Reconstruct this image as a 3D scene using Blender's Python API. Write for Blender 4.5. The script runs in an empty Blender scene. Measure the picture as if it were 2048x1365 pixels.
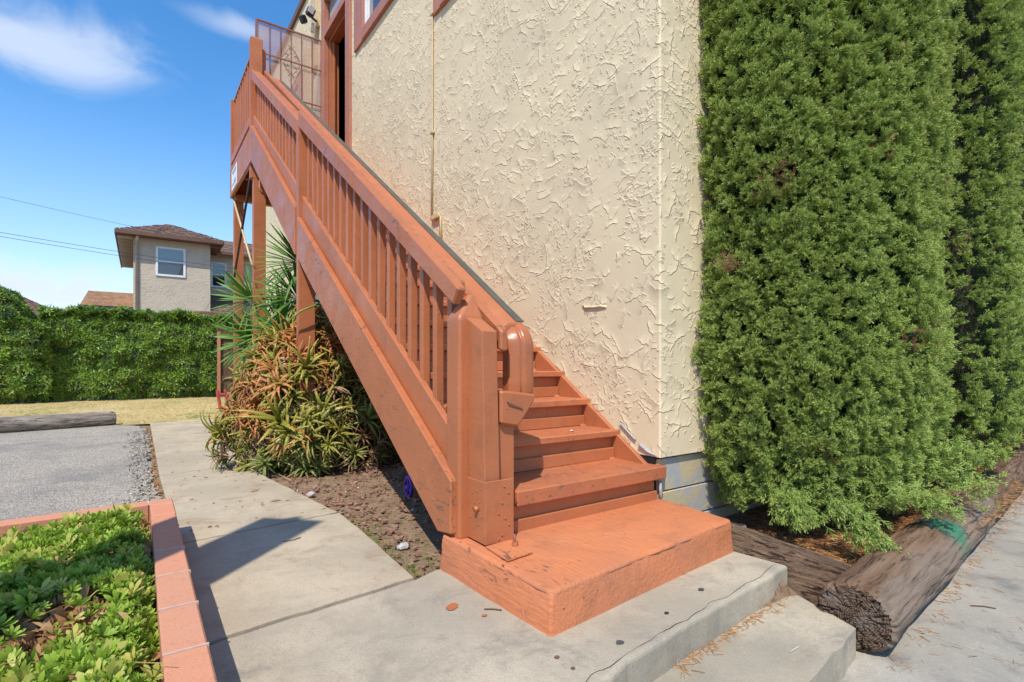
import bpy, bmesh, math, random
import numpy as np
from mathutils import Vector, Matrix, Euler, noise as mn
random.seed(7); RNG = np.random.default_rng(7)
R = math.radians
scene = bpy.context.scene
COL = scene.collection

# ------------------------------------------------------------------ camera
cam_d = bpy.data.cameras.new('camera'); cam = bpy.data.objects.new('camera', cam_d); COL.objects.link(cam)
cam.location = (0, 0, 0.94); cam.rotation_euler = (R(90), 0, -R(35.32))
cam_d.sensor_width = 36; cam_d.lens = 36 * 1053 / 2048; cam_d.shift_y = 45.5 / 2048
cam_d.clip_start = 0.05; cam_d.clip_end = 2000
scene.camera = cam
# ------------------------------------------------------------------ sun + sky
SUN = Vector((-0.50, -0.50, 1.0)).normalized()
elev = math.asin(SUN.z); azim = math.atan2(SUN.x, SUN.y)
sd = bpy.data.lights.new('sun', 'SUN'); sun = bpy.data.objects.new('sun', sd); COL.objects.link(sun)
sd.energy = 4.6; sd.angle = R(0.55); sd.color = (1.0, 0.935, 0.83)
sun.rotation_euler = SUN.to_track_quat('Z', 'Y').to_euler(); sun.location = (-5, -5, 12)
world = bpy.data.worlds.new('World'); scene.world = world; world.use_nodes = True
wt = world.node_tree; wn = wt.nodes; wl = wt.links
wn.clear()
def wnode(t, **k):
    n = wn.new(t)
    for a, b in k.items(): setattr(n, a, b)
    return n
sky = wnode('ShaderNodeTexSky', sky_type='NISHITA', sun_disc=False)
sky.sun_elevation = elev; sky.sun_rotation = azim % (2 * math.pi); sky.air_density = 1.0; sky.dust_density = 0.3; sky.ozone_density = 2.0
hsv = wnode('ShaderNodeHueSaturation'); hsv.inputs['Saturation'].default_value = 1.32; hsv.inputs['Value'].default_value = 1.9
wl.new(sky.outputs[0], hsv.inputs['Color'])
tc = wnode('ShaderNodeTexCoord'); sep = wnode('ShaderNodeSeparateXYZ'); wl.new(tc.outputs['Generated'], sep.inputs[0])
def wmath(op, a, b=None, clamp=False):
    n = wnode('ShaderNodeMath', operation=op); n.use_clamp = clamp
    for i, v in enumerate((a, b)):
        if v is None: continue
        if isinstance(v, (int, float)): n.inputs[i].default_value = v
        else: wl.new(v, n.inputs[i])
    return n.outputs[0]
zz = wmath('MAXIMUM', sep.outputs['Z'], 0.06)
u = wmath('DIVIDE', sep.outputs['X'], zz); v = wmath('DIVIDE', sep.outputs['Y'], zz)
cb = wnode('ShaderNodeCombineXYZ'); wl.new(u, cb.inputs[0]); wl.new(v, cb.inputs[1])
mp = wnode('ShaderNodeMapping'); wl.new(cb.outputs[0], mp.inputs[0]); mp.inputs['Rotation'].default_value = (0, 0, R(35)); mp.inputs['Scale'].default_value = (1.0, 0.42, 1)
mp.inputs['Location'].default_value = (0.35, 0.1, 0)
n1 = wnode('ShaderNodeTexNoise'); n1.inputs['Scale'].default_value = 1.15; n1.inputs['Detail'].default_value = 7; n1.inputs['Roughness'].default_value = 0.5; n1.inputs['Distortion'].default_value = 0.5
wl.new(mp.outputs[0], n1.inputs['Vector'])
cr = wnode('ShaderNodeMapRange', interpolation_type='SMOOTHSTEP'); wl.new(n1.outputs[0], cr.inputs[0])
cr.inputs['From Min'].default_value = 0.52; cr.inputs['From Max'].default_value = 0.80; cr.inputs['To Max'].default_value = 0.75
# wispy clouds gathered in three places of the sky, given as directions
def cloud_at(d, w, amt):
    d = Vector(d).normalized()
    vn = wnode('ShaderNodeVectorMath', operation='SUBTRACT'); wl.new(tc.outputs['Generated'], vn.inputs[0]); vn.inputs[1].default_value = d
    m2 = wnode('ShaderNodeMapping'); m2.vector_type = 'POINT'; wl.new(vn.outputs[0], m2.inputs[0]); m2.inputs['Scale'].default_value = (1 / w[0], 1 / w[0], 1 / w[1])
    ln = wnode('ShaderNodeVectorMath', operation='LENGTH'); wl.new(m2.outputs[0], ln.inputs[0])
    nn = wnode('ShaderNodeTexNoise'); nn.inputs['Scale'].default_value = 5.5; nn.inputs['Detail'].default_value = 8; nn.inputs['Roughness'].default_value = 0.55; nn.inputs['Distortion'].default_value = 0.9
    mm = wnode('ShaderNodeMapping'); wl.new(tc.outputs['Generated'], mm.inputs[0]); mm.inputs['Scale'].default_value = (1, 1, 2.2); wl.new(mm.outputs[0], nn.inputs['Vector'])
    s = wmath('MULTIPLY', wmath('SUBTRACT', nn.outputs[0], 0.5), 2.6)
    f = wmath('SUBTRACT', 1.0, wmath('ADD', ln.outputs['Value'], s))
    k = wnode('ShaderNodeMapRange', interpolation_type='SMOOTHSTEP'); wl.new(f, k.inputs[0]); k.inputs['From Min'].default_value = -0.25; k.inputs['From Max'].default_value = 1.0; k.inputs['To Max'].default_value = amt
    return k.outputs[0]
fx, fy = math.sin(R(35.32)), math.cos(R(35.32))
def pix_dir(px, py):
    t = (px - 1024) / 1053; h = (728 - py) / 1053
    return (t * fy + fx, -t * fx + fy, h)
cl = wmath('MAXIMUM', cloud_at(pix_dir(110, 105), (0.14, 0.052), 0.72), cloud_at(pix_dir(480, 55), (0.07, 0.016), 0.5))
cl = wmath('MAXIMUM', cl, cloud_at(pix_dir(20, 560), (0.15, 0.06), 1.0))
cl = wmath('MAXIMUM', cl, wmath('MULTIPLY', cr.outputs[0], 0.18))
# low haze near the horizon
hz = wnode('ShaderNodeMapRange', interpolation_type='SMOOTHSTEP'); wl.new(sep.outputs['Z'], hz.inputs[0])
hz.inputs['From Min'].default_value = 0.42; hz.inputs['From Max'].default_value = -0.02; hz.inputs['To Max'].default_value = 0.42
cl = wmath('MAXIMUM', cl, hz.outputs[0])
mx = wnode('ShaderNodeMix', data_type='RGBA'); wl.new(cl, mx.inputs[0]); wl.new(hsv.outputs[0], mx.inputs[6]); mx.inputs[7].default_value = (6.6, 7.3, 8.6, 1)
bg = wnode('ShaderNodeBackground'); wl.new(mx.outputs[2], bg.inputs[0]); bg.inputs[1].default_value = 0.115
wo = wnode('ShaderNodeOutputWorld'); wl.new(bg.outputs[0], wo.inputs[0])
vs = scene.view_settings; vs.view_transform = 'Standard'; vs.look = 'None'; vs.exposure = 0.12; vs.gamma = 1; vs.use_curve_mapping = False
scene.cycles.max_bounces = 6; scene.cycles.diffuse_bounces = 3; scene.cycles.glossy_bounces = 3; scene.cycles.transparent_max_bounces = 8
scene.cycles.use_denoising = True

# ------------------------------------------------------------------ materials
def srgb(r, g, b):
    f = lambda c: c / 12.92 if c <= 0.04045 else ((c + 0.055) / 1.055) ** 2.4
    return (f(r / 255), f(g / 255), f(b / 255), 1)
class NT:
    """small helper around a material's node tree"""
    def __init__(s, name):
        s.m = bpy.data.materials.new(name); s.m.use_nodes = True; s.t = s.m.node_tree; s.n = s.t.nodes; s.l = s.t.links
        s.b = s.n['Principled BSDF']; s.geo = s.n.new('ShaderNodeNewGeometry')
    def node(s, t, **k):
        n = s.n.new(t)
        for a, b in k.items(): setattr(n, a, b)
        return n
    def setin(s, sock, v):
        if v is None: return
        if hasattr(v, 'is_output'): s.l.new(v, sock)
        else:
            try: sock.default_value = v
            except Exception: sock.default_value = (v, v, v)
    def pos(s, scale=(1, 1, 1), rot=(0, 0, 0), base=None):
        mp = s.node('ShaderNodeMapping'); s.l.new(base or s.geo.outputs['Position'], mp.inputs[0])
        mp.inputs['Scale'].default_value = scale; mp.inputs['Rotation'].default_value = rot; return mp.outputs[0]
    def noise(s, scale, detail=3, rough=0.5, dist=0.0, vec=None, out=0):
        n = s.node('ShaderNodeTexNoise'); s.l.new(vec or s.geo.outputs['Position'], n.inputs['Vector'])
        n.inputs['Scale'].default_value = scale; n.inputs['Detail'].default_value = detail; n.inputs['Roughness'].default_value = rough; n.inputs['Distortion'].default_value = dist
        return n.outputs[out]
    def vor(s, scale, feat='F1', vec=None, rnd=1.0, out=0):
        n = s.node('ShaderNodeTexVoronoi', feature=feat); s.l.new(vec or s.geo.outputs['Position'], n.inputs['Vector'])
        n.inputs['Scale'].default_value = scale; n.inputs['Randomness'].default_value = rnd; return n.outputs[out]
    def rng(s, v, a, b, c=0.0, d=1.0, smooth=True):
        n = s.node('ShaderNodeMapRange'); n.interpolation_type = 'SMOOTHSTEP' if smooth else 'LINEAR'
        s.l.new(v, n.inputs[0]); n.inputs[1].default_value = a; n.inputs[2].default_value = b; n.inputs[3].default_value = c; n.inputs[4].default_value = d
        return n.outputs[0]
    def math(s, op, a, b=0.0):
        n = s.node('ShaderNodeMath', operation=op); s.setin(n.inputs[0], a); s.setin(n.inputs[1], b); return n.outputs[0]
    def mix(s, f, a, b, mode='MIX'):
        n = s.node('ShaderNodeMix', data_type='RGBA', blend_type=mode); s.setin(n.inputs[0], f); s.setin(n.inputs[6], a); s.setin(n.inputs[7], b); return n.outputs[2]
    def bump(s, h, strength=1.0, dist=0.01, prev=None):
        n = s.node('ShaderNodeBump'); n.inputs['Strength'].default_value = strength; n.inputs['Distance'].default_value = dist
        s.l.new(h, n.inputs['Height'])
        if prev is not None: s.l.new(prev, n.inputs['Normal'])
        return n.outputs[0]
    def orand(s): return s.node('ShaderNodeObjectInfo').outputs['Random']
    def done(s, col, rough=0.7, nrm=None, spec=0.4):
        s.setin(s.b.inputs['Base Color'], col); s.setin(s.b.inputs['Roughness'], rough); s.b.inputs['Specular IOR Level'].default_value = spec
        if nrm is not None: s.l.new(nrm, s.b.inputs['Normal'])
        return s.m
MAT = {}
def paint(name, c, c2=None, wear=0.0, grain=(6, 1.2, 40), rough=0.42, bumpd=0.0025, peel=0.5):
    t = NT(name); c2 = c2 or tuple(x * 0.86 for x in c[:3]) + (1,)
    n = t.noise(2.3, 4, 0.6); n2 = t.noise(38, 3, 0.6)
    col = t.mix(t.rng(n, 0.35, 0.68), c, c2)
    orr = t.orand(); col = t.mix(t.rng(orr, 0, 1, 0, 0.4, False), col, tuple(min(1, x * 1.16) for x in c[:3]) + (1,))
    col = t.mix(t.rng(n2, 0.55, 0.8, 0, 0.16), col, tuple(x * 0.7 for x in c[:3]) + (1,))
    # dust, sun-bleached areas and grime that gathers in clouds and vertical runs
    g = t.noise(7.5, 6, 0.65, 0.6); col = t.mix(t.rng(g, 0.50, 0.74, 0, 0.42), col, (c[0] * 0.55, c[1] * 0.66, c[2] * 0.85, 1))
    bl = t.noise(3.1, 5, 0.7, 0.4, vec=t.pos((1, 1, 0.5))); col = t.mix(t.rng(bl, 0.52, 0.75, 0, 0.38), col, (c[0] * 1.12, c[1] * 1.38, c[2] * 1.5, 1))
    rn = t.noise(26, 4, 0.7, 0.3, vec=t.pos((1, 1, 0.07))); col = t.mix(t.rng(rn, 0.56, 0.72, 0, 0.30), col, (c[0] * 0.6, c[1] * 0.62, c[2] * 0.7, 1))
    sc_ = t.noise(48, 5, 0.8, 1.5, vec=t.pos((1, 0.25, 0.6))); col = t.mix(t.math('MULTIPLY', t.rng(sc_, 0.64, 0.70), t.rng(t.noise(2.2, 3), 0.48, 0.62, 0, 0.6)), col, (0.17, 0.075, 0.045, 1))
    # small nail holes / chips
    ch = t.vor(17, 'F1'); spot = t.math('MULTIPLY', t.rng(ch, 0.05, 0.085, 1, 0), t.rng(t.noise(4.0, 2), 0.52, 0.58))
    col = t.mix(t.math('MULTIPLY', spot, peel), col, (0.09, 0.05, 0.035, 1))
    # fine scratches and peeled patches
    pw = t.noise(22, 6, 0.7, 1.2, vec=t.pos((1, 0.35, 1)))
    if wear > 0:
        pm = t.math('MULTIPLY', t.rng(pw, 0.60, 0.645), t.rng(t.noise(1.7, 3), 0.60 - wear * 0.2, 0.72 - wear * 0.2))
        col = t.mix(pm, col, (0.16, 0.115, 0.085, 1))
    h = t.math('ADD', t.math('MULTIPLY', t.noise(60, 4, 0.6, vec=t.pos((1, 0.18, 1))), 0.5), t.math('MULTIPLY', t.noise(9, 5, 0.6), 0.6))
    h = t.math('SUBTRACT', h, t.math('MULTIPLY', spot, 1.2))
    if wear > 0: h = t.math('SUBTRACT', h, t.math('MULTIPLY', pm, 0.5))
    bp = t.bump(h, 0.9, bumpd)
    return t.done(col, t.rng(t.noise(5, 3), 0.3, 0.7, rough - 0.08, rough + 0.16), bp, 0.45)
ORANGE = (0.425, 0.140, 0.056, 1)
MAT['orange'] = paint('orange_paint', ORANGE)
MAT['orange_worn'] = paint('worn_orange_paint', ORANGE, wear=1.0, bumpd=0.004)
MAT['orange_block'] = paint('painted_concrete', (0.55, 0.185, 0.075, 1), (0.44, 0.165, 0.08, 1), wear=0.55, rough=0.6, bumpd=0.012, peel=0.35)
MAT['trim'] = paint('trim_paint', (0.42, 0.17, 0.10, 1))
MAT['cap_worn'] = paint('bare_worn_rail_paint', ORANGE, wear=2.6, bumpd=0.004)
MAT['tread'] = paint('tread_paint', (0.47, 0.148, 0.058, 1), (0.37, 0.125, 0.06, 1), wear=1.5, rough=0.5, bumpd=0.003)

def trowel_relief(n=2048, size=4.0):
    """height of hand trowelled plaster, made stroke by stroke: each stroke is a ragged lip, steep on one side, fading on the other; it tiles"""
    rg = np.random.default_rng(11); H = np.zeros((n, n), dtype=np.float32); px = n / size
    def stroke(cx, cy, ang, length, amp, decay, wob, curve):
        m = max(3, int(length / 0.014)); t = np.linspace(-.5, .5, m + 1); a = ang + curve * t
        xs = np.cumsum(np.cos(a)) * length / m; ys = np.cumsum(np.sin(a)) * length / m; xs -= xs.mean(); ys -= ys.mean()
        o = rg.normal(0, wob, m + 1); xs = cx + xs - np.sin(ang) * o; ys = cy + ys + np.cos(ang) * o
        pad = decay * 2.6 + 0.004; x0, x1 = int((xs.min() - pad) * px), int((xs.max() + pad) * px) + 1; y0, y1 = int((ys.min() - pad) * px), int((ys.max() + pad) * px) + 1
        X, Y = np.meshgrid(np.arange(x0, x1) / px, np.arange(y0, y1) / px); best = np.full(X.shape, 9.0); S = np.zeros(X.shape); TT = np.zeros(X.shape)
        for k in range(m):
            ax, ay, bx, by = xs[k], ys[k], xs[k + 1], ys[k + 1]; dx, dy = bx - ax, by - ay; L2 = dx * dx + dy * dy + 1e-9
            u_ = np.clip(((X - ax) * dx + (Y - ay) * dy) / L2, 0, 1); qx, qy = X - ax - u_ * dx, Y - ay - u_ * dy; d = np.hypot(qx, qy); w = d < best
            best = np.where(w, d, best); S = np.where(w, np.sign(dx * qy - dy * qx), S); TT = np.where(w, (k + u_) / m, TT)
        sd_ = best * S; taper = np.clip(np.sin(np.pi * np.clip(TT, 0.02, .98)) * 1.6, 0, 1)
        h = np.where(sd_ > 0, np.exp(-sd_ / decay), np.clip(1 + sd_ / 0.0022, 0, 1)) * taper * amp * (1 - np.clip((best / (decay * 2.5)) ** 2, 0, 1))
        yi = np.arange(y0, y1) % n; xi = np.arange(x0, x1) % n; sub = H[np.ix_(yi, xi)]; H[np.ix_(yi, xi)] = np.maximum(sub, h) * .6 + (sub + h) * .4
    for _ in range(1150): stroke(rg.uniform(0, size), rg.uniform(0, size), rg.choice([0.3, 0.9, -0.9, 1.3, -0.3, 2.9]) + rg.normal(0, .35), rg.uniform(.06, .20), rg.uniform(.5, 1.0), rg.uniform(.012, .035), .0035, rg.normal(0, .9))
    cl_ = rg.uniform(0, size, (520, 2)); ca = rg.uniform(0, 3.14, 520)
    for _ in range(7200):
        k = rg.integers(0, 520); stroke(cl_[k, 0] + rg.normal(0, .055), cl_[k, 1] + rg.normal(0, .055), ca[k] + rg.normal(0, .6), rg.uniform(.014, .055), rg.uniform(.2, .7), rg.uniform(.004, .012), .002, rg.normal(0, 1.2))
    for _ in range(1500): stroke(rg.uniform(0, size), rg.uniform(0, size), rg.uniform(0, 6.28), rg.uniform(.012, .04), rg.uniform(.15, .5), rg.uniform(.003, .010), .0015, rg.normal(0, 1.0))
    im = bpy.data.images.new('trowel_relief', n, n, alpha=False, float_buffer=True, is_data=True)
    buf = np.ones((n, n, 4), dtype=np.float32); buf[:, :, 0] = buf[:, :, 1] = buf[:, :, 2] = H; im.pixels.foreach_set(buf.ravel()); im.update(); im.pack()
    return im
def make_stucco():
    t = NT('stucco')
    sp = t.node('ShaderNodeSeparateXYZ'); t.l.new(t.geo.outputs['Position'], sp.inputs[0])
    cv = t.node('ShaderNodeCombineXYZ'); t.l.new(t.math('MULTIPLY', t.math('SUBTRACT', sp.outputs[0], sp.outputs[1]), 0.25), cv.inputs[0]); t.l.new(t.math('MULTIPLY', sp.outputs[2], 0.25), cv.inputs[1])
    im = t.node('ShaderNodeTexImage', interpolation='Cubic', extension='REPEAT'); im.image = trowel_relief(); t.l.new(cv.outputs[0], im.inputs[0])
    h = t.math('MULTIPLY', im.outputs[0], 0.0085)
    h = t.math('ADD', h, t.math('MULTIPLY', t.noise(1.7, 3, 0.5), 0.010))
    # grime settles in the deepest lips
    h = t.math('ADD', h, t.math('MULTIPLY', t.noise(6, 3, 0.5, 0.6), 0.0030))
    h = t.math('ADD', h, t.math('MULTIPLY', t.noise(60, 4, 0.65), 0.0004))
    bp = t.bump(h, 1.0, 1.0)
    col = t.mix(t.rng(t.noise(1.1, 4, 0.6), 0.35, 0.7), (0.69, 0.58, 0.385, 1), (0.62, 0.525, 0.35, 1))
    col = t.mix(t.rng(t.noise(14, 5, 0.7), 0.58, 0.8, 0, 0.2), col, (0.58, 0.48, 0.34, 1))
    st_ = t.noise(5, 5, 0.7, 0.3, vec=t.pos((1, 1, 0.06))); col = t.mix(t.rng(st_, 0.52, 0.72, 0, 0.18), col, (0.52, 0.42, 0.29, 1))
    col = t.mix(t.rng(t.noise(0.9, 4, 0.6, 0.5), 0.5, 0.7, 0, 0.25), col, (0.62, 0.50, 0.345, 1))
    return t.done(col, 0.75, bp, 0.25)
MAT['stucco'] = make_stucco()

def concrete(name, c1, c2, dirt=(0.22, 0.16, 0.10, 1), dirtamt=0.5, streak=0.0, spots=0.5, bumpd=0.004):
    t = NT(name)
    n = t.noise(1.3, 5, 0.6, 0.3); col = t.mix(t.rng(n, 0.35, 0.65), c1, c2)
    f = t.noise(130, 4, 0.75); col = t.mix(t.rng(f, 0.44, 0.66, 0, 0.55), col, tuple(x * 0.58 for x in c1[:3]) + (1,))
    b3 = t.noise(14, 6, 0.75, 0.8); col = t.mix(t.rng(b3, 0.46, 0.68, 0, 0.5), col, tuple(x * 0.68 for x in c1[:3]) + (1,))
    fl = t.vor(46, 'F1'); col = t.mix(t.math('MULTIPLY', t.rng(fl, 0.06, 0.12, 1, 0), t.rng(t.noise(2.6, 3), 0.50, 0.60, 0, 0.65)), col, (0.20, 0.14, 0.09, 1))
    b4 = t.noise(2.6, 8, 0.75, 1.2); col = t.mix(t.rng(b4, 0.47, 0.62, 0, 0.6), col, tuple(x * 0.72 for x in c1[:3]) + (1,))
    f2 = t.noise(110, 3, 0.6); col = t.mix(t.rng(f2, 0.6, 0.72, 0, 0.35), col, tuple(min(1, x * 1.35) for x in c1[:3]) + (1,))
    d = t.noise(3.2, 6, 0.72, 0.5); col = t.mix(t.rng(d, 0.50, 0.72, 0, dirtamt), col, dirt)
    s = t.vor(5.5, 'F1'); sp = t.math('MULTIPLY', t.rng(s, 0.035, 0.06, 1, 0), t.rng(t.noise(1.9, 2), 0.55, 0.6))
    col = t.mix(t.math('MULTIPLY', sp, spots), col, (0.09, 0.07, 0.05, 1))
    if streak:
        k = t.noise(5, 5, 0.7, 0.4); k2 = t.noise(1.5, 3, 0.5)
        col = t.mix(t.math('MULTIPLY', t.rng(k, 0.48, 0.68), t.rng(k2, 0.35, 0.6, 0.2, streak)), col, tuple(x * 0.42 for x in c1[:3]) + (1,))
    h = t.math('ADD', t.math('MULTIPLY', f, 0.5), t.math('MULTIPLY', t.noise(16, 5, 0.6), 0.8)); h = t.math('ADD', h, t.math('MULTIPLY', t.noise(60, 3, 0.6), 0.35))
    return t.done(col, 0.9, t.bump(h, 0.9, bumpd), 0.25)
MAT['concrete'] = concrete('walkway_concrete', (0.53, 0.445, 0.315, 1), (0.41, 0.345, 0.25, 1), dirt=(0.30, 0.215, 0.14, 1), dirtamt=0.85)
MAT['step_concrete'] = concrete('step_concrete', (0.49, 0.42, 0.31, 1), (0.34, 0.30, 0.23, 1), dirt=(0.20, 0.18, 0.15, 1), dirtamt=0.75, streak=0.25)
MAT['sidewalk'] = concrete('sidewalk_concrete', (0.46, 0.415, 0.34, 1), (0.31, 0.285, 0.24, 1), dirt=(0.16, 0.15, 0.14, 1), dirtamt=0.8, streak=0.0)

def make_asphalt():
    t = NT('old_asphalt')
    v = t.vor(150, 'F1', out=1); vd = t.vor(150, 'F1')
    sepc = t.node('ShaderNodeSeparateColor'); t.l.new(v, sepc.inputs[0])
    col = t.mix(t.rng(sepc.outputs[0], 0.1, 0.95), (0.22, 0.195, 0.16, 1), (0.62, 0.55, 0.45, 1))
    col = t.mix(t.rng(t.noise(1.2, 5, 0.65, 0.4), 0.42, 0.7, 0, 0.6), col, (0.20, 0.195, 0.19, 1))
    col = t.mix(t.rng(t.noise(0.9, 4, 0.6, vec=t.pos((0.5, 3, 1))), 0.58, 0.72, 0, 0.55), col, (0.33, 0.27, 0.22, 1))
    h = t.math('ADD', t.math('MULTIPLY', vd, -1.2), t.math('MULTIPLY', t.noise(12, 4, 0.6), 1.2))
    return t.done(col, 0.92, t.bump(h, 1, 0.006), 0.3)
MAT['asphalt'] = make_asphalt()
def soil(name, a, b, c, sc=1.0, bumpd=0.02):
    t = NT(name)
    col = t.mix(t.rng(t.noise(6 * sc, 6, 0.7), 0.35, 0.65), a, b)
    col = t.mix(t.rng(t.noise(34 * sc, 5, 0.7, 0.6), 0.5, 0.62), col, c)
    h = t.math('ADD', t.noise(14 * sc, 6, 0.7), t.math('MULTIPLY', t.noise(90 * sc, 4, 0.7), 0.4))
    return t.done(col, 0.95, t.bump(h, 1, bumpd), 0.15)
MAT['soil'] = soil('brown_soil', (0.24, 0.16, 0.10, 1), (0.34, 0.24, 0.155, 1), (0.15, 0.095, 0.06, 1))
MAT['mulch'] = soil('needle_mulch', (0.20, 0.085, 0.035, 1), (0.12, 0.055, 0.03, 1), (0.30, 0.14, 0.055, 1))
MAT['lawn'] = soil('dry_lawn', (0.56, 0.44, 0.23, 1), (0.42, 0.35, 0.15, 1), (0.64, 0.50, 0.30, 1), 0.8)

def wood(name, a, b, dark, along='x', rough=0.85, bumpd=0.01, obj=False):
    t = NT(name)
    base = t.node('ShaderNodeTexCoord').outputs['Object'] if obj else t.geo.outputs['Position']
    sc = {'x': (0.10, 1, 1), 'y': (1, 0.10, 1), 'z': (1, 1, 0.10)}[along]
    v = t.pos(sc, base=base)
    g = t.noise(52, 6, 0.8, 0.5, vec=v); g2 = t.noise(13, 4, 0.65, 0.4, vec=v)
    col = t.mix(t.rng(g2, 0.38, 0.62), a, b); col = t.mix(t.rng(g, 0.48, 0.58), col, dark)
    col = t.mix(t.rng(t.noise(2.5, 4, 0.6, vec=base), 0.5, 0.7, 0, 0.5), col, tuple(x * 0.8 for x in a[:3]) + (1,))
    h = t.math('ADD', t.math('MULTIPLY', g, -1), t.math('MULTIPLY', g2, 0.8))
    return t.done(col, rough, t.bump(h, 1, bumpd), 0.2)
MAT['log_brown'] = wood('weathered_log', (0.155, 0.088, 0.050, 1), (0.235, 0.155, 0.10, 1), (0.055, 0.033, 0.022, 1), 'x', obj=True)
MAT['log_grey'] = wood('grey_log', (0.33, 0.29, 0.245, 1), (0.24, 0.205, 0.165, 1), (0.09, 0.07, 0.055, 1), 'x', obj=True)
MAT['tie'] = wood('tie_wood', (0.20, 0.125, 0.078, 1), (0.30, 0.20, 0.13, 1), (0.035, 0.02, 0.013, 1), 'y', bumpd=0.03)
MAT['fence'] = wood('fence_wood', (0.13, 0.08, 0.05, 1), (0.18, 0.12, 0.08, 1), (0.05, 0.03, 0.02, 1), 'z')
def log_end():
    t = NT('log_end_grain'); base = t.node('ShaderNodeTexCoord').outputs['Object']
    sp = t.node('ShaderNodeSeparateXYZ'); t.l.new(base, sp.inputs[0])
    cv = t.node('ShaderNodeCombineXYZ'); t.l.new(sp.outputs[1], cv.inputs[0]); t.l.new(sp.outputs[2], cv.inputs[1])
    ln = t.node('ShaderNodeVectorMath', operation='LENGTH'); t.l.new(cv.outputs[0], ln.inputs[0])
    ring = t.math('SINE', t.math('ADD', t.math('MULTIPLY', ln.outputs['Value'], 640), t.math('MULTIPLY', t.noise(16, 4, vec=base), 26)))
    col = t.mix(t.rng(ring, -0.8, 0.8), (0.075, 0.047, 0.032, 1), (0.16, 0.11, 0.075, 1))
    col = t.mix(t.rng(t.noise(11, 4, vec=base), 0.45, 0.65), col, (0.17, 0.13, 0.10, 1))
    return t.done(col, 0.9, t.bump(t.math('ADD', t.math('MULTIPLY', ring, 0.35), t.math('MULTIPLY', t.noise(60, 5, 0.7, vec=base), 2.0)), 0.8, 0.004), 0.2)
MAT['log_end'] = log_end()
def plain(name, c, rough=0.6, spec=0.4, var=0.15, sc=8, metal=0.0, bumpd=0.0):
    t = NT(name); col = t.mix(t.rng(t.noise(sc, 4, 0.6), 0.3, 0.7, 0, 1), c, tuple(x * (1 - var) for x in c[:3]) + (1,))
    t.b.inputs['Metallic'].default_value = metal
    return t.done(col, rough, t.bump(t.noise(sc * 6, 4, 0.6), 0.8, bumpd) if bumpd else None, spec)
MAT['white'] = plain('white_vinyl', (0.78, 0.78, 0.78, 1), 0.4)
MAT['grey_strip'] = plain('grey_grip_strip', (0.105, 0.10, 0.08, 1), 0.9, var=0.25, sc=12, bumpd=0.001)
MAT['iron'] = plain('painted_iron', (0.30, 0.115, 0.075, 1), 0.45)
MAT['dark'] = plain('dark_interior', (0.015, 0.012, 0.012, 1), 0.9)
MAT['brown_cap'] = plain('brown_fascia', (0.16, 0.085, 0.055, 1), 0.6)
MAT['black'] = plain('black_plastic', (0.02, 0.02, 0.022, 1), 0.35)
MAT['lens'] = plain('lamp_lens', (0.62, 0.63, 0.66, 1), 0.15)
MAT['conduit'] = plain('painted_conduit', (0.62, 0.47, 0.26, 1), 0.5)
MAT['steel'] = plain('dark_steel', (0.06, 0.055, 0.05, 1), 0.5, metal=0.5)
MAT['rust'] = plain('rusty_bolt', (0.28, 0.10, 0.07, 1), 0.7)
MAT['pvc'] = plain('cream_pvc', (0.62, 0.57, 0.46, 1), 0.5)
MAT['stone'] = plain('pale_stone', (0.55, 0.53, 0.5, 1), 0.8, sc=20, bumpd=0.01)
MAT['red_plastic'] = plain('red_plastic', (0.42, 0.06, 0.06, 1), 0.4)
MAT['purple_plastic'] = plain('purple_plastic', (0.11, 0.035, 0.32, 1), 0.35)
MAT['cable'] = plain('cable_rubber', (0.07, 0.07, 0.075, 1), 0.6)
MAT['pale_scuff'] = plain('pale_scuff', (0.60, 0.55, 0.46, 1), 0.9)
MAT['mortar'] = plain('pale_mortar', (0.55, 0.40, 0.32, 1), 0.9, sc=30)
MAT['silver'] = plain('white_caulk', (0.45, 0.44, 0.43, 1), 0.4, sc=30, bumpd=0.006)
MAT['rust_screen'] = plain('screen', (0.5, 0.3, 0.24, 1), 0.6)
def brickmat():
    t = NT('planter_brick'); orr = t.orand()
    col = t.mix(orr, (0.60, 0.255, 0.145, 1), (0.55, 0.27, 0.165, 1)); col = t.mix(t.rng(t.noise(30, 5, 0.7), 0.5, 0.72, 0, 0.4), col, (0.42, 0.165, 0.10, 1))
    col = t.mix(t.rng(t.noise(5, 4, 0.7), 0.52, 0.75, 0, 0.35), col, (0.56, 0.33, 0.24, 1))
    return t.done(col, 0.85, t.bump(t.noise(120, 4, 0.6), 0.8, 0.003), 0.25)
MAT['brick'] = brickmat()
def siding():
    t = NT('foundation_board_paint')
    col = t.mix(t.rng(t.noise(5, 5, 0.7, 0.5), 0.42, 0.58), (0.36, 0.37, 0.37, 1), (0.50, 0.41, 0.25, 1))
    return t.done(col, 0.8, t.bump(t.noise(30, 5, 0.6), 0.8, 0.004), 0.2)
MAT['siding'] = siding()
def screen_mat():
    t = NT('gate_screen'); tr = t.node('ShaderNodeBsdfTransparent'); mixs = t.node('ShaderNodeMixShader'); t.b.inputs['Base Color'].default_value = (0.52, 0.34, 0.27, 1); t.b.inputs['Roughness'].default_value = 0.8
    mixs.inputs[0].default_value = 0.38; t.l.new(tr.outputs[0], mixs.inputs[1]); t.l.new(t.b.outputs[0], mixs.inputs[2])
    t.l.new(mixs.outputs[0], t.n['Material Output'].inputs[0]); return t.m
MAT['screen'] = screen_mat()
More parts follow.
